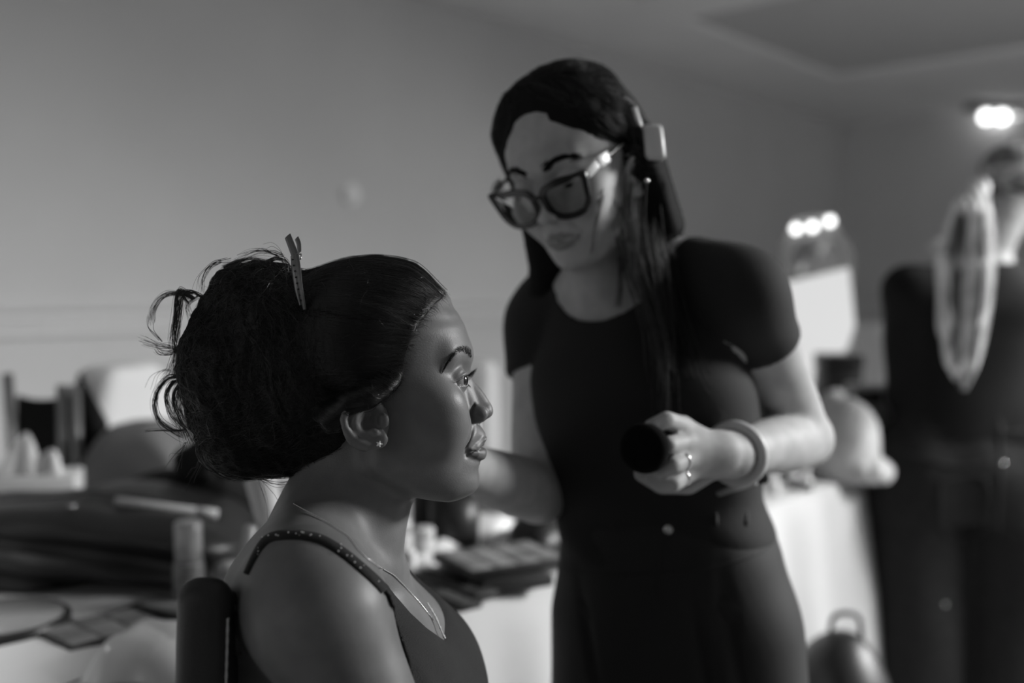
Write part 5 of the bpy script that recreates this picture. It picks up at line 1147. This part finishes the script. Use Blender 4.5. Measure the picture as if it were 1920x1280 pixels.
    V, F = tubes(zp[None], .0035, 6, cap=True); mesh_obj('zip', V, F, mat('zip_tape', .03, .5, .4), B)
    V, F = lathe([(0, .004), (.006, .004), (.008, .0), (0, 0)], 16); p0 = march(lambda p: bag(H2W(p).astype(np.float32)), [134], [950])[0]; mesh_obj('snap', V + H2W(p0), F, mat('polished_metal', .6, .2, .5, metal=1), B)
    # black folded garment and grey mound behind the bag
    def hit_bag(px, py): return H2W(march(lambda p: bag(H2W(p).astype(np.float32)), [px], [py])[0])
    m0 = PW(400, 905, 2.03); m0[2] = TZ
    def heap(p):
        q = ((p - m0.astype(np.float32)) @ Rb.astype(np.float32)); x, y, z = q.T; h = np.interp(x, [-.27, -.2, -.1, .0, .05, .12, .2], [.03, .10, .13, .135, .135, .10, .02]).astype(np.float32); d = np.stack([np.maximum(np.abs(x + .03) - .17, 0), np.maximum(np.abs(y) - .06, 0), np.maximum(np.abs(z - h / 2) - (h / 2 - .03), 0)], 1); return np.maximum(np.sqrt((d ** 2).sum(1)) - .045 + .010 * wob(q, 24, 41), TZ + .002 - p[:, 2])
    blob('folded_jacket', heap, m0 + np.array([0, 0, .07]), (.33, .33, .14), .008, mat('black_fleece', .018, .9, .1, bump=.5, bscale=200), 'heaped black jacket on the table behind the big updo', 'jacket')
    fz = PW(388, 868, 1.98); blob('fur_hat', lambda p: np.sqrt((((p - fz.astype(np.float32)) / np.array([1, 1, .85], np.float32)) ** 2).sum(1)) - .062 + .006 * wob(p, 60, 43) + .004 * wob(p, 140, 44), fz, (.09, .09, .08), .005, mat('black_fleece', .018, .9, .1, bump=.5, bscale=200), 'round fuzzy black hat on the heaped jacket beside the loose curls', 'hat')
    # white makeup tubes and pens
    V0, V1 = hit_bag(216, 948) + np.array([0, 0, .008]), hit_bag(408, 972) + np.array([0, 0, .008]); stick('marker_pen', V0, V1, .008, .008, None, 'pale pen lying across the top of the black bag', 'pen', None, [('barrel', 0, .8, .008, .008, mat('pale_plastic', .36, .35, .4)), ('pen_cap', .8, 1, .009, .009, mat('white_plastic', .5, .3, .45))])
    b = bottle(355, 1118, 1.4, .137, .0245, 'pale foundation bottle with a tall frosted cap in front of the black bag', body=.20, capc=.38, caph=.46, base=at(355, 1133))
    lab = mat('printed_ink', .05, .6, .2); ctr = np.array(b.location); vd = -ctr[:2] / np.linalg.norm(ctr[:2]); 
    for k, (w_, z_) in enumerate(((.5, .066), (.62, .060), (.45, .054), (.55, .048))):   # printed text lines wrap the front of the bottle
        a0 = math.atan2(vd[1], vd[0]); V = [(ctr[0] + .0248 * math.cos(a0 + a), ctr[1] + .0248 * math.sin(a0 + a), TZ + z_ + dz) for a in np.linspace(-w_, w_, 12) for dz in (0, .0024)]; F = [[2 * i, 2 * i + 2, 2 * i + 3, 2 * i + 1] for i in range(11)]; mesh_obj('printed_line', V, F, lab, b)
    bottle(430, 1092, 1.45, .06, .022, 'short cream tube standing behind the chair back', body=.3, capc=.3, caph=.3, base=at(428, 1122))
    stick('squeeze_tube', PW(548, 1158, 1.55), PW(488, 893, 1.58), .016, .022, None, 'tall slanted white tube behind the neck under the updo', 'tube', None, [('tube_cap', 0, .25, .014, .014, mat('white_plastic', .5, .3, .45)), ('tube_body', .25, 1, .017, .025, mat('white_plastic', .5, .3, .45))])
    stick('squeeze_tube', PW(536, 1132, 1.62), PW(541, 912, 1.62), .014, .014, None, 'small upright white tube just behind the nape of the seated woman', 'tube', None, [('tube_cap', 0, .2, .012, .012, mat('white_plastic', .5, .3, .45)), ('tube_body', .2, 1, .015, .016, mat('white_plastic', .5, .3, .45))])
    stick('squeeze_tube', PW(455, 1158, 1.55), PW(470, 985, 1.55), .014, .014, None, 'grey tube standing between black bag and shoulder of the seated woman', 'tube', None, [('tube_body', 0, 1, .012, .010, mat('pale_plastic', .36, .35, .4))])
    # tissue box with a tissue pulled up
    tb = PW(50, 925, 2.12); tb[2] = TZ + .002; T = thing('tissue_box', 'white tissue box with a tissue pulled up, left of the black bag', 'tissue box', tuple(tb)); hh = PW(62, 888, 2.12)[2] - TZ; rbox('carton', tb, (.21, .12, hh), YAW - math.pi / 2 + .25, mat('white_card', .6, .7, .2), T, .004)
    for dx, hgt, sd in ((-.01, .085, 3), (.045, .05, 4)):
        r = np.random.default_rng(sd); n = 26; V, F = [], []
        for k in range(9):
            t_ = k / 8; rad = (.035 * (1 - t_) ** .8 + .004); 
            for i in range(n): a = 2 * math.pi * i / n; w = 1 + .35 * math.sin(3 * a + sd) + .2 * math.sin(5 * a + 2 * t_); V.append((tb + H2W([dx + .012 * t_, 0, hh + .001]) + H2W([rad * w * math.cos(a), rad * w * .6 * math.sin(a), hgt * t_])))
        for k in range(8):
            for i in range(n): j = (i + 1) % n; F.append([k * n + i, k * n + j, (k + 1) * n + j, (k + 1) * n + i])
        F.append([8 * n + i for i in range(n)]); mesh_obj('tissue', V, F, mat('tissue_paper', .7, .9, .1), T)
    # ---- covered chairs along the wall, black sling chairs at the far left
    covered_chair(226, 672, 2.72, YAW + math.pi / 2 - .25, 'white covered chair back rising behind the updo at the left', .40)
    covered_chair(-135, 680, 2.15, YAW + math.pi / 2 + .5, 'white covered chair cut off by the left edge of the view', .40)
    covered_chair(893, 668, 3.30, YAW + math.pi / 2 - .1, 'white covered chair just in front of the seated woman nose', .34)
    covered_chair(1640, 600, 5.35, YAW + math.pi / 2 + .4, 'white covered chair at the far end between mirror and person with ponytail', .42)
    fc = thing('folding_chair', 'black sling folding chair with pale metal frame at the left behind the tissue box', 'chair', tuple(PW(90, 900, 2.38) * np.array([1, 1, 0]))); fm = mat('brushed_frame', .22, .4, .5, metal=.6)
    A = [PW(30, 742, 2.38), PW(62, 749, 2.38), PW(96, 748, 2.38), PW(128, 738, 2.38)]; down = np.array([0, 0, -.40]); top_ = smooth_line(np.array(A), 20); V = np.vstack([top_, top_ + down, top_ + H2W([0, .012, 0]), top_ + down + H2W([0, .012, 0])]); F = [[i, i + 1, 20 + i + 1, 20 + i] for i in range(19)] + [[40 + i + 1, 40 + i, 60 + i, 60 + i + 1] for i in range(19)] + [[i + 1, i, 40 + i, 40 + i + 1] for i in range(19)]; mesh_obj('sling', V, F, mat('black_canvas', .014, .8, .2), fc)
    for (px, dpx) in ((14, 18), (116, 0), (140, 6)):
        a = PW(px, 700 if px < 100 else 722, 2.37); V, F = tubes(np.array([[a, a + H2W([dpx * .0006, 0, -.25]), a * np.array([1, 1, 0]) + H2W([dpx * .0012, 0, .003])]]), .013, 10, cap=True); mesh_obj('frame_tube', V, F, fm, fc)
    a = PW(148, 706, 2.50); b_ = PW(205, 800, 2.50); pan = thing('draped_cloth', 'black cloth hanging in a triangle between folding chair and white covered chair', 'cloth', tuple(a * np.array([1, 1, 0]))); p3 = [PW(146, 700, 2.48), PW(196, 792, 2.44), PW(206, 880, 2.42), PW(140, 880, 2.42)]; V = p3 + [p + H2W([0, .02, 0]) for p in p3]; mesh_obj('cloth_panel', V, [[0, 1, 2, 3], [7, 6, 5, 4], [0, 4, 5, 1], [1, 5, 6, 2], [2, 6, 7, 3], [3, 7, 4, 0]], mat('black_canvas', .014, .8, .2), pan)
    gm = PW(245, 862, 2.36); 
    def mound(p):
        q = ((p - gm.astype(np.float32)) @ Rb.astype(np.float32)); x, y, z = q.T; h = .085 * np.exp(-(x / .11) ** 4) + .02; d = np.stack([np.maximum(np.abs(x) - .11, 0), np.maximum(np.abs(y) - .05, 0), np.maximum(np.abs(z) - np.clip(h - .03, .004, 1), 0)], 1); return np.sqrt((d ** 2).sum(1)) - .045 + .004 * wob(q, 30, 51)
    gm2 = gm.copy(); zt_ = gm[2]; 
    def mound_full(p):
        q = ((p - gm.astype(np.float32)) @ Rb.astype(np.float32)); x, y, z = q.T; top = .092 - 1.9 * np.clip(np.abs(x - .02) - .03, 0, 1) ** 2 * 6 - .25 * np.clip(-x, 0, 1) * .6; base = TZ + .002 - gm[2]
        d = np.stack([np.maximum(np.abs(x) - .12, 0), np.maximum(np.abs(y) - .04, 0), np.maximum(z - (top - .04), 0)], 1); return np.maximum(np.sqrt((d ** 2).sum(1)) - .042 + .003 * wob(q, 25, 52), base - z)
    blob('grey_cushion', mound_full, gm, (.26, .26, .22), .008, mat('grey_felt', .17, .85, .2), 'rounded grey cushion standing behind the black bag under the white chair back', 'cushion')
    # ---- palettes and tools between the two women
    gmat = at(880, 1100); o = crumple('grey_towel', np.array([at(905, 1118)[0], 1.225, TZ + .002]), .46, .19, .006, mat('grey_terry', .13, .95, .1, bump=.5, bscale=300), 'grey towel spread under the palettes near the table edge', 'towel', 8, .0, .6, 30)
    yw = yawpx(900, 1090, 140, -45)
    def rect(p4, z):                                                  # centre, size and heading of a rectangle from its pixel corners
        q = [at(*p, z) for p in p4]; c = sum(q) / 4; w = (np.linalg.norm(q[1] - q[0]) + np.linalg.norm(q[2] - q[3])) / 2; d = (np.linalg.norm(q[2] - q[1]) + np.linalg.norm(q[3] - q[0])) / 2; v = q[1] - q[0]; return c, w, d, math.atan2(v[1], v[0])
    c, w, d, y_ = rect([(840, 1040), (912, 1082), (1042, 1034), (960, 1004)], TZ + .032)
    t = palette(0, 0, .19, .15, .020, 0, 'large open grey eyeshadow palette on top of the pile nearest the artist', (5, 4), face=.16) if False else None
    def flat(label, p4, z, h, face, pans, name='makeup_palette'):
        c, w, d, y_ = rect(p4, z + h); w, d = min(w, .26), min(d, .22); c = np.array([c[0], c[1], z]); t = thing(name, label, 'palette', tuple(c), 'makeup palettes on the table'); rbox('tray', c, (w, d, h), y_, mat('black_plastic', .016, .35, .4), t, .003); R = rotz(y_); gx, gy = pans
        for i in range(gx):
            for j in range(gy):
                o = R @ np.array([(i + .5) / gx * (w - .014) - (w - .014) / 2, (j + .5) / gy * (d - .014) - (d - .014) / 2, h - .001]); g = face * Q(.75, 1.3); rbox('pan', c + o, ((w - .014) / gx - .004, (d - .014) / gy - .004, .0022), y_, mat('powder_%d' % int(g * 40), g, .6, .35), t, .0008)
        return t
    flat('black flat palette with grey pans in front of the wrinkled black bag', [(66, 1184), (142, 1222), (314, 1160), (236, 1134)], TZ + .002, .018, .11, (3, 3))
    flat('large grey eyeshadow palette topping the pile nearest the artist', [(842, 1046), (912, 1084), (1042, 1036), (956, 1002)], TZ + .030, .016, .20, (5, 4))
    flat('black closed palette lying under the large grey palette', [(850, 1060), (930, 1106), (1010, 1070), (940, 1030)], TZ + .008, .020, .02, (1, 1))
    flat('white powder compact at the table edge in front of the palette pile', [(912, 1092), (955, 1108), (1022, 1072), (975, 1062)], TZ + .008, .012, .55, (1, 1), 'powder_compact')
    flat('slim dark palette nearest the seated woman chest', [(772, 1076), (905, 1120), (925, 1100), (792, 1062)], TZ + .008, .014, .03, (6, 1))
    flat('second slim dark palette with a grey strip beside the pile', [(776, 1100), (870, 1140), (900, 1126), (800, 1088)], TZ + .008, .010, .06, (4, 1))
    flat('white card lying left of the slim dark palettes', [(796, 1118), (830, 1142), (850, 1128), (815, 1106)], TZ + .008, .003, .6, (1, 1), 'white_card')
    brush('makeup_brush', np.append(at(815, 1082)[:2], TZ + .034), np.append(at(918, 1114)[:2], TZ + .030), .006, 'makeup brush resting on the slim dark palette')
    bottle(792, 1022, 1.9, .055, .024, 'white jar with square shoulders just right of the seated woman throat', body=.55, capc=.5, caph=.35, shoulder=False, name='cream_jar', base=np.array([*PW(792, 1026, 1.92)[:2], TZ + .002]))
    bottle(770, 1050, 1.7, .03, .011, 'tiny shiny white bottle glinting at the seated woman collarbone', body=.8, capc=.9, caph=.4, base=np.array([*at(771, 1062)[:2], TZ + .002]))
    bottle(757, 1030, 1.9, .085, .022, 'pale lotion bottle half hidden behind the throat of the seated woman', body=.5, capc=.5, caph=.3, base=np.array([*PW(752, 1035, 1.86)[:2], TZ + .002]))
    c = np.array([*PW(852, 1005, 2.02)[:2], TZ + .002]); turned_t = thing('brush_cup', 'wide dark cup standing under the seated woman chin', 'cup', tuple(c)); zt = PW(852, 925, 2.02)[2] - TZ; turned('cup_body', c, [(0, 0), (.046, 0), (.050, .003), (.052, zt), (.048, zt), (.046, .006), (0, .006)], mat('dark_plastic', .022, .4, .4), turned_t)
    c2 = np.array([*PW(795, 1000, 2.08)[:2], TZ + .002]); t2 = thing('hair_spray_can', 'black spray can standing left of the wide dark cup', 'can', tuple(c2)); turned('can_body', c2, [(0, 0), (.024, 0), (.026, .004), (.026, .105), (.018, .115), (0, .115)], mat('black_plastic', .016, .35, .4), t2); turned('can_cap', c2 + np.array([0, 0, .115]), [(0, 0), (.019, 0), (.018, .03), (0, .034)], mat('black_plastic', .016, .35, .4), t2)
    for i, (px, py, w, sd, lb) in enumerate(((905, 990, .16, 12, 'white crumpled tissue behind the artist right forearm'), (832, 1036, .08, 13, 'small white tissue in front of the wide dark cup'), (960, 1012, .14, 14, 'white paper lying behind the large grey palette'))):
        crumple('tissue', np.array([*at(px, py)[:2], TZ + .002]), w, w * .7, .03, mat('tissue_paper', .7, .9, .1), lb, 'tissue', sd, .5)
    crumple('compact_cloth', np.array([*at(815, 1048)[:2], TZ + .003]), .11, .06, .018, mat('tissue_paper', .7, .9, .1), 'white cosmetic wipe between the shiny bottle and the slim palettes', 'wipe', 15, .3)
    c = np.array([*PW(1010, 1000, 1.95)[:2], TZ + .002]); blob('cosmetic_pouch', lambda p: np.maximum(d_ell(p, c + np.array([0, 0, .03]), (.09, .06, .045), rotz(YAW)) + .004 * wob(p, 40, 61), TZ + .002 - p[:, 2]), c + np.array([0, 0, .04]), (.12, .12, .06), .006, mat('black_nylon', .014, .42, .45, bump=.2, bscale=400), 'black cosmetic pouch tucked beside the artist elbow', 'pouch')
    for i, (py, h, r, b_, lb) in enumerate(((905, .20, .016, .55, 'slim white bottle in the gap between artist arm and waist'), (930, .10, .02, .6, 'white jar low in the gap beside the artist waist'))):
        bottle(1060, py, 2.1, h, r, lb, body=b_, capc=.7, caph=.4, base=np.array([*PW(1062 - 6 * i, 925, 2.2 + .12 * i)[:2], TZ + .002]))
    # ---- the farther table: mirror, light panel, towels, bottles
    mp = PW(1538, 700, 3.68); mp[2] = TZ + .002; M = thing('vanity_mirror', 'arched vanity mirror with three glowing bulbs along the top on the farther table', 'mirror', tuple(mp)); cx = PH(1536, 500, 3.68)[0]
    def mm(px, py, o=0.0): return H2W(np.array([PH(px, py, 3.68)[0], PH(1536, 640, 3.68)[1] + o, PH(px, py, 3.68)[2]]))
    outl = [(1462, 724), (1462, 452), (1482, 428), (1484, 408), (1560, 402), (1566, 422), (1598, 466), (1606, 724)]; inn = [(1486, 714), (1486, 470), (1500, 452), (1530, 446), (1560, 452), (1576, 470), (1580, 714)]
    def loop(P, n): return smooth_line(np.array(P + [P[0]], float), n + 1)[:-1]
    def densify(P, n): 
        P = np.array(P + [P[0]], float); d = np.r_[0, np.cumsum(np.linalg.norm(np.diff(P, axis=0), axis=1))]; s_ = np.linspace(0, d[-1], n, endpoint=False); return np.stack([np.interp(s_, d, P[:, 0]), np.interp(s_, d, P[:, 1])], 1)
    O, I = densify(outl, 96), densify(inn, 96); V = [mm(*p, 0) for p in O] + [mm(*p, 0) for p in I] + [mm(*p, .03) for p in O] + [mm(*p, .03) for p in I]; F = []
    for i in range(96): j = (i + 1) % 96; F += [[i, j, 96 + j, 96 + i], [192 + j, 192 + i, 288 + i, 288 + j], [j, i, 192 + i, 192 + j], [96 + i, 96 + j, 288 + j, 288 + i]]
    mesh_obj('mirror_frame', V, F, mat('pale_frame', .30, .5, .35), M, smooth=False); V = [mm(*p, .012) for p in I] + [mm(*p, .02) for p in I]; mesh_obj('mirror_glass', V, [list(range(96)), list(range(191, 95, -1))] + [[i, 96 + i, 96 + (i + 1) % 96, (i + 1) % 96] for i in range(96)], mat('mirror_glass', .85, .03, .5, metal=1), M, smooth=False)
    rbox('mirror_base', np.array([*mm(1534, 700, .015)[:2], TZ + .002]), (.34, .14, .02), YAW - math.pi / 2, mat('pale_frame', .30, .5, .35), M, .004)
    for px, py in ((1487, 430), (1518, 426), (1550, 416)):
        bm = bmesh.new(); bmesh.ops.create_uvsphere(bm, u_segments=20, v_segments=12, radius=.017, matrix=Matrix.Translation(Vector(mm(px, py, -.016)))); bm_obj('bulb', bm, mat('glowing_bulb', .9, .4, .3, emit=3.2), M)
    # light panel: lit white rectangle on a foot
    L = thing('light_panel', 'glowing white rectangular light panel standing in front of the vanity mirror', 'lamp', tuple(np.array([*PW(1530, 700, 3.45)[:2], TZ + .002])))
    def lp(px, py, o=0.0): return H2W(np.array([PH(px, py, 3.45)[0], PH(1536, 640, 3.45)[1] + o, PH(px, py, 3.45)[2]]))
    cs = [(1466, 532), (1590, 502), (1603, 610), (1590, 652), (1556, 704), (1505, 722)]; O = densify(cs, 60); V = [lp(*p, 0) for p in O] + [lp(*p, .018) for p in O]; mesh_obj('diffuser', V, [list(range(60)), list(range(119, 59, -1))] + [[i, 60 + i, 60 + (i + 1) % 60, (i + 1) % 60] for i in range(60)], mat('lit_panel', .15, .6, .2, emit=.66), L, smooth=False)
    O2 = [(np.array(p) - np.array([1530, 610])) * 1.02 + np.array([1530, 610]) for p in O]; V = [lp(*p, .019) for p in O2] + [lp(*p, .032) for p in O2]; mesh_obj('housing', V, [list(range(60)), list(range(119, 59, -1))] + [[i, 60 + i, 60 + (i + 1) % 60, (i + 1) % 60] for i in range(60)], mat('white_plastic', .5, .3, .45), L, smooth=False)
    V, F = tubes(np.array([[lp(1530, 650, .03), lp(1530, 700, .06), np.array([*lp(1530, 700, .07)[:2], TZ + .003])]]), .012, 10, cap=True); mesh_obj('foot', V, F, mat('white_plastic', .5, .3, .45), L)
    # towels heaped white, dark cases
    def heapw(name, px, py, D, ext, label, seed, m, cat, zb=None):
        c = PW(px, py, D); c[2] = TZ + ext[2]
        f = lambda p: np.maximum(d_ell(p, c - np.array([0, 0, ext[2] * .3]), (ext[0], ext[1], ext[2] * 1.3), rotz(YAW - math.pi / 2)) + .012 * wob(p, 26, seed) + .005 * wob(p, 70, seed + 1), TZ + .002 - p[:, 2]); return blob(name, f, c, (max(ext[:2]) + .05,) * 2 + (ext[2] + .06,), .007, m, label, cat)
    tw = mat('white_towel', .5, .95, .1, bump=.5, bscale=250)
    heapw('white_towel', 1584, 850, 2.74, (.10, .10, .11), 'heaped white towel at the right end of the farther table', 71, tw, 'towel'); heapw('white_towel', 1560, 745, 3.1, (.085, .09, .10), 'rolled white towel behind the heaped one, below the light panel', 73, tw, 'towel'); heapw('white_towel', 1626, 882, 2.68, (.07, .06, .035), 'folded end of a white towel spilling over the table corner', 75, tw, 'towel')
    c = np.array([*PW(1572, 690, 3.30)[:2], TZ + .002]); rbox_t = thing('vanity_case', 'black makeup case between the light panel and the white towels', 'case', tuple(c)); zt = PW(1572, 664, 3.30)[2] - TZ; rbox('case_body', c, (.12, .14, zt * .85), YAW - math.pi / 2, mat('black_plastic', .016, .35, .4), rbox_t, .006); rbox('case_lid', c + np.array([0, 0, zt * .85 + .001]), (.124, .144, zt * .15), YAW - math.pi / 2, mat('black_plastic', .016, .35, .4), rbox_t, .006)
    c = np.array([*PW(1628, 752, 2.9)[:2], TZ + .002]); zz = PW(1628, 720, 2.9)[2]; t = thing('open_box', 'pale box with a dark open front near the person with the ponytail', 'box', tuple(c)); rbox('carton', c, (.11, .09, zz - TZ), YAW - math.pi / 2, mat('pale_card', .34, .7, .2), t, .003); bm = bmesh.new(); q0 = PH(1628, 744, 2.852); bm_box(bm, H2W(q0), (.078, .012, .034), RH, .002); bm_obj('open_front', bm, mat('black_plastic', .016, .35, .4), t)
    shiny = [(1448, 908, .05, .013, .7, 'glinting round bottle beside the artist waist'), (1452, 925, .03, .014, .6, 'small pale jar below the glinting bottle at the table edge'), (1472, 905, .055, .011, .35, 'clear slim bottle right of the glinting bottle'), (1488, 915, .04, .012, .25, 'low clear jar under the artist forearm'), (1508, 905, .075, .014, .5, 'pale tube standing under the artist elbow'), (1512, 918, .03, .016, .2, 'dull grey jar at the table edge under the elbow'), (1622, 690, .09, .014, .6, 'shiny lidded bottle left of the person with the ponytail'), (1636, 668, .11, .014, .5, 'taller shiny bottle touching the outline of the person with the ponytail'), (1423, 800, .15, .018, .55, 'white bottle seen through the gap at the artist left elbow')]
    for (px, py, h, r, b_, lb) in shiny:
        D = {1622: 3.15, 1636: 3.3, 1423: 3.0}.get(px); base = np.array([*(at(px, py) if D is None else PW(px, py, D))[:2], TZ + .002]); bottle(px, py, D or 0, h, r, lb, body=b_, capc=.85, caph=.3, glass=b_ < .5, base=base)
    bg = PW(1580, 1270, 2.2); bg = np.array([bg[0], bg[1], 0]); zt = PW(1580, 1178, 2.2)[2]
    def bp(p):
        q = ((p - bg.astype(np.float32)) @ Rb.astype(np.float32)); return np.maximum(d_ell(q, (.0, 0, zt * .42), (.125, .13, zt * .58)) + .008 * wob(q, 20, 81), .004 - p[:, 2])
    bpk = thing('backpack', 'black backpack on the floor against the farther tablecloth', 'bag', tuple(bg)); blob('bag_body', bp, bg + np.array([0, 0, zt / 2]), (.2, .2, zt / 2 + .05), .009, mat('black_nylon', .014, .42, .45, bump=.2, bscale=400), parent=bpk)
    hd = smooth_line(np.array([bg + H2W([-.03, 0, zt - .02]), bg + H2W([-.02, 0, zt + .03]), bg + H2W([.03, 0, zt + .03]), bg + H2W([.04, 0, zt - .02])]), 16); V, F = tubes(hd[None], .006, 8, cap=True); mesh_obj('handle', V, F, mat('zip_tape', .03, .5, .4), bpk)
    # ---- wall and ceiling fittings
    d = H2W(PH(657, 365, 1) - CAMH); p = np.array([0, 0, CAMZ]) + d * (RY1 / d[1]); ts = thing('wall_dial', 'small pale round dial on the plain wall above the updo', 'dial', tuple(p)); Rn = np.array([[1, 0, 0], [0, 0, -1], [0, 1, 0]], float).T; Rn = rotx(math.pi / 2)
    turned('dial_base', p, [(0, 0), (.045, 0), (.045, .012), (.04, .016), (0, .016)], mat('white_enamel', .95, .5, .4), ts, 32, Rn); turned('knob', p + np.array([0, -.016, 0]), [(0, 0), (.026, 0), (.024, .006), (0, .007)], mat('white_enamel', .95, .5, .4), ts, 32, Rn)
    c = PZ(1895, 196, RZ1 - .002); lf = thing('ceiling_light', 'ceiling light with a row of glowing bulbs at the far right above the ponytail', 'ceiling light', tuple(c)); rx = H2W([1, 0, 0]); rbox('mount', c - np.array([0, 0, .045]), (.62, .12, .045), YAW - math.pi / 2, mat('dark_fitting', .03, .5, .4), lf, .008)
    for k in (-.17, -.06, .06, .2):
        q = c + rx * k - np.array([0, 0, .085]); bm = bmesh.new(); bmesh.ops.create_uvsphere(bm, u_segments=20, v_segments=12, radius=.042, matrix=Matrix.Translation(Vector(q))); bm_obj('bulb', bm, mat('lit_lamp', .9, .4, .3, emit=4.5), lf)
    c = PZ(1870, 32, RZ1 + .16 - .003); vt = thing('ceiling_vent', 'round ceiling vent in the raised ceiling panel at the top right', 'vent', tuple(c)); vm = mat('vent_grey', .16, .6, .3)
    for k in range(5): r = .05 + .045 * k; V, F = lathe([(r - .03, 0), (r, -.016 + .002 * k), (r + .006, -.014 + .002 * k), (r - .02, 0)], 40); mesh_obj('vent_ring', V + c, F, vm, vt)

def build_held(fg, wr, el):
    """things the artist and the client wear or hold"""
    ax = norm(np.array([-.28, -.93, .10])); c = PH(1209, 840, 1.083); R = frame_from(ax, (0, 0, 1)); R = np.stack([R[:, 1], R[:, 2], R[:, 0]], 1)
    t = thing('powder_puff', 'round black powder puff held at waist height by the artist', 'powder puff', tuple(H2W(c))); V, F = lathe([(0, -.012), (.022, -.012), (.0265, -.006), (.0275, .002), (.0255, .010), (.020, .014), (0, .0155)], 40); mesh_obj('pad', H2W(c + V @ R.T), F, mat('black_velour', .004, .95, .1, bump=.3, bscale=600), t)
    V, F = lathe([(0, -.034), (.008, -.034), (.010, -.03), (.010, -.013), (0, -.013)], 20); mesh_obj('handle', H2W(c + V @ R.T), F, mat('black_plastic', .016, .35, .4), t)
    a, b = PH(1345, 926, 1.185), PH(1436, 893, 1.20); stick('makeup_brush', H2W(a), H2W(b), .004, .006, None, 'slim pale brush tucked at the artist waist below the bangle', 'brush', None, [('handle', 0, .7, .0035, .0055, mat('pale_wood', .22, .5, .3)), ('ferrule', .7, .8, .006, .006, mat('polished_metal', .6, .2, .5, metal=1)), ('bristles', .8, 1, .006, .008, mat('brush_hair', .03, .9, .1))])
    # claw clip
    cw = thing('claw_clip', 'white claw clip in the long dark hair of the artist', 'hair clip', tuple(H2W(PH(1215, 262, 1.195)))); m = mat('white_acetate', .62, .3, .5)
    P = smooth_line(np.array([PH(1186, 203, 1.18), PH(1194, 228, 1.18), PH(1203, 255, 1.185), PH(1208, 285, 1.19)]), 16); V, F = tubes(P[None], .0055, 10, cap=True); mesh_obj('arm', H2W(V), F, m, cw)
    Rr = np.stack([norm(PH(1236, 240, 1.19) - PH(1210, 240, 1.19)), norm(np.array([0, 1, 0])), norm(PH(1213, 240, 1.19) - PH(1220, 300, 1.19))], 1)
    bm = bmesh.new(); bm_box(bm, H2W(PH(1223, 270, 1.195)), (.024, .045, .042), RH @ Rr, .006, 3); bm_obj('jaw', bm, m, cw, True, auto=50)
    for k in range(4):
        q = PH(1207, 250 + 13 * k, 1.19); V, F = tubes(np.array([[q, q + np.array([-.012, 0, -.004]), q + np.array([-.02, .004, -.010])]]), np.array([[.003, .0025, .001]]), 8, cap=True); mesh_obj('tooth', H2W(V), F, m, cw)
    # metal sectioning clip in the seated woman's hair
    cl = thing('sectioning_clip', 'metal sectioning clip standing upright in the updo of the seated woman', 'hair clip', tuple(H2W(PH(553, 510, .905)))); st = mat('brushed_steel', .15, .32, .6, metal=.25)
    D = .862
    def prong(pts, wid, name, dz, thick=.0012):
        P = smooth_line(np.array([PH(px, py, d) for px, py, d in pts]), 30); w = np.interp(np.linspace(0, 1, 30), np.linspace(0, 1, len(wid)), wid) / FPX * D
        T = np.gradient(P, axis=0); T /= np.linalg.norm(T, axis=1, keepdims=True); N = np.cross(T, np.array([-.35, -1, 0])); N /= np.linalg.norm(N, axis=1, keepdims=True); B = np.cross(T, N); Vv, Ff = [], []
        for i in range(30):
            for (a, b) in ((-.5, 0), (-.2, -1), (.2, -1), (.5, 0), (.5, 1.2), (-.5, 1.2)): Vv.append(P[i] + N[i] * a * w[i] * 2 * .5 * 1.0 + np.array([0, 1, 0]) * (b * thick + dz))
        for i in range(29):
            for k in range(6): Ff.append([i * 6 + k, i * 6 + (k + 1) % 6, (i + 1) * 6 + (k + 1) % 6, (i + 1) * 6 + k])
        Ff += [[0, 1, 2, 3, 4, 5], [29 * 6 + k for k in (5, 4, 3, 2, 1, 0)]]; o = mesh_obj(name, H2W(np.array(Vv)), Ff, st, cl, smooth=False); return P, N, w
    prong([(539, 442, D + .004), (546, 460, D - .002), (553, 478, D - .006)], [15, 15.5, 16], 'thumb_tab', 0)
    P, N, w = prong([(553, 476, D - .006), (557, 500, D - .004), (562, 535, D - .002), (567, 560, D - .001), (571, 580, D)], [15.5, 14, 11.5, 9.5, 7], 'prong', 0)
    prong([(556, 446, D + .022), (560, 458, D + .016), (561, 474, D + .006)], [10, 11, 10], 'thumb_tab', 0); prong([(549, 480, D + .006), (551, 510, D + .008), (556, 545, D + .007), (563, 572, D + .004)], [10, 9, 7, 4], 'prong', 0)
    q = P[0]; sp_ = np.array([q + np.array([.008 * (t - .5), .006 + .0025 * math.cos(t * 40), -.002 + .0025 * math.sin(t * 40)]) for t in np.linspace(0, 1, 90)]); V, F = tubes(sp_[None], .0005, 6); mesh_obj('spring', H2W(V), F, mat('polished_metal', .6, .2, .5, metal=1), cl)
    for k in range(8):
        i = int(3 + k * 3.1); q = P[i] - N[i] * w[i] * .38 * (1 if (P[i] - N[i] * w[i])[0] < P[i][0] else -1); V, F = lathe([(0, -.0004), (.0008, 0), (.0008, .0008), (0, .001)], 10); mesh_obj('tooth_hole', H2W(q + np.array([0, -.0016, 0]) + V @ rotx(math.pi / 2).T), F, mat('black_plastic', .016, .35, .4), cl)
import time as _t
_t0 = _t.time()
SEATED, HEAD_A, BODY_A, HAIR_A = build_seated(); print('seated', _t.time() - _t0)
ARTIST, HEAD_B, BODY_B, HAIR_B, HOLD, RTB = build_artist(); print('artist', _t.time() - _t0)
build_glasses(HEAD_B)
build_third()
build_clutter()
build_held(*HOLD)
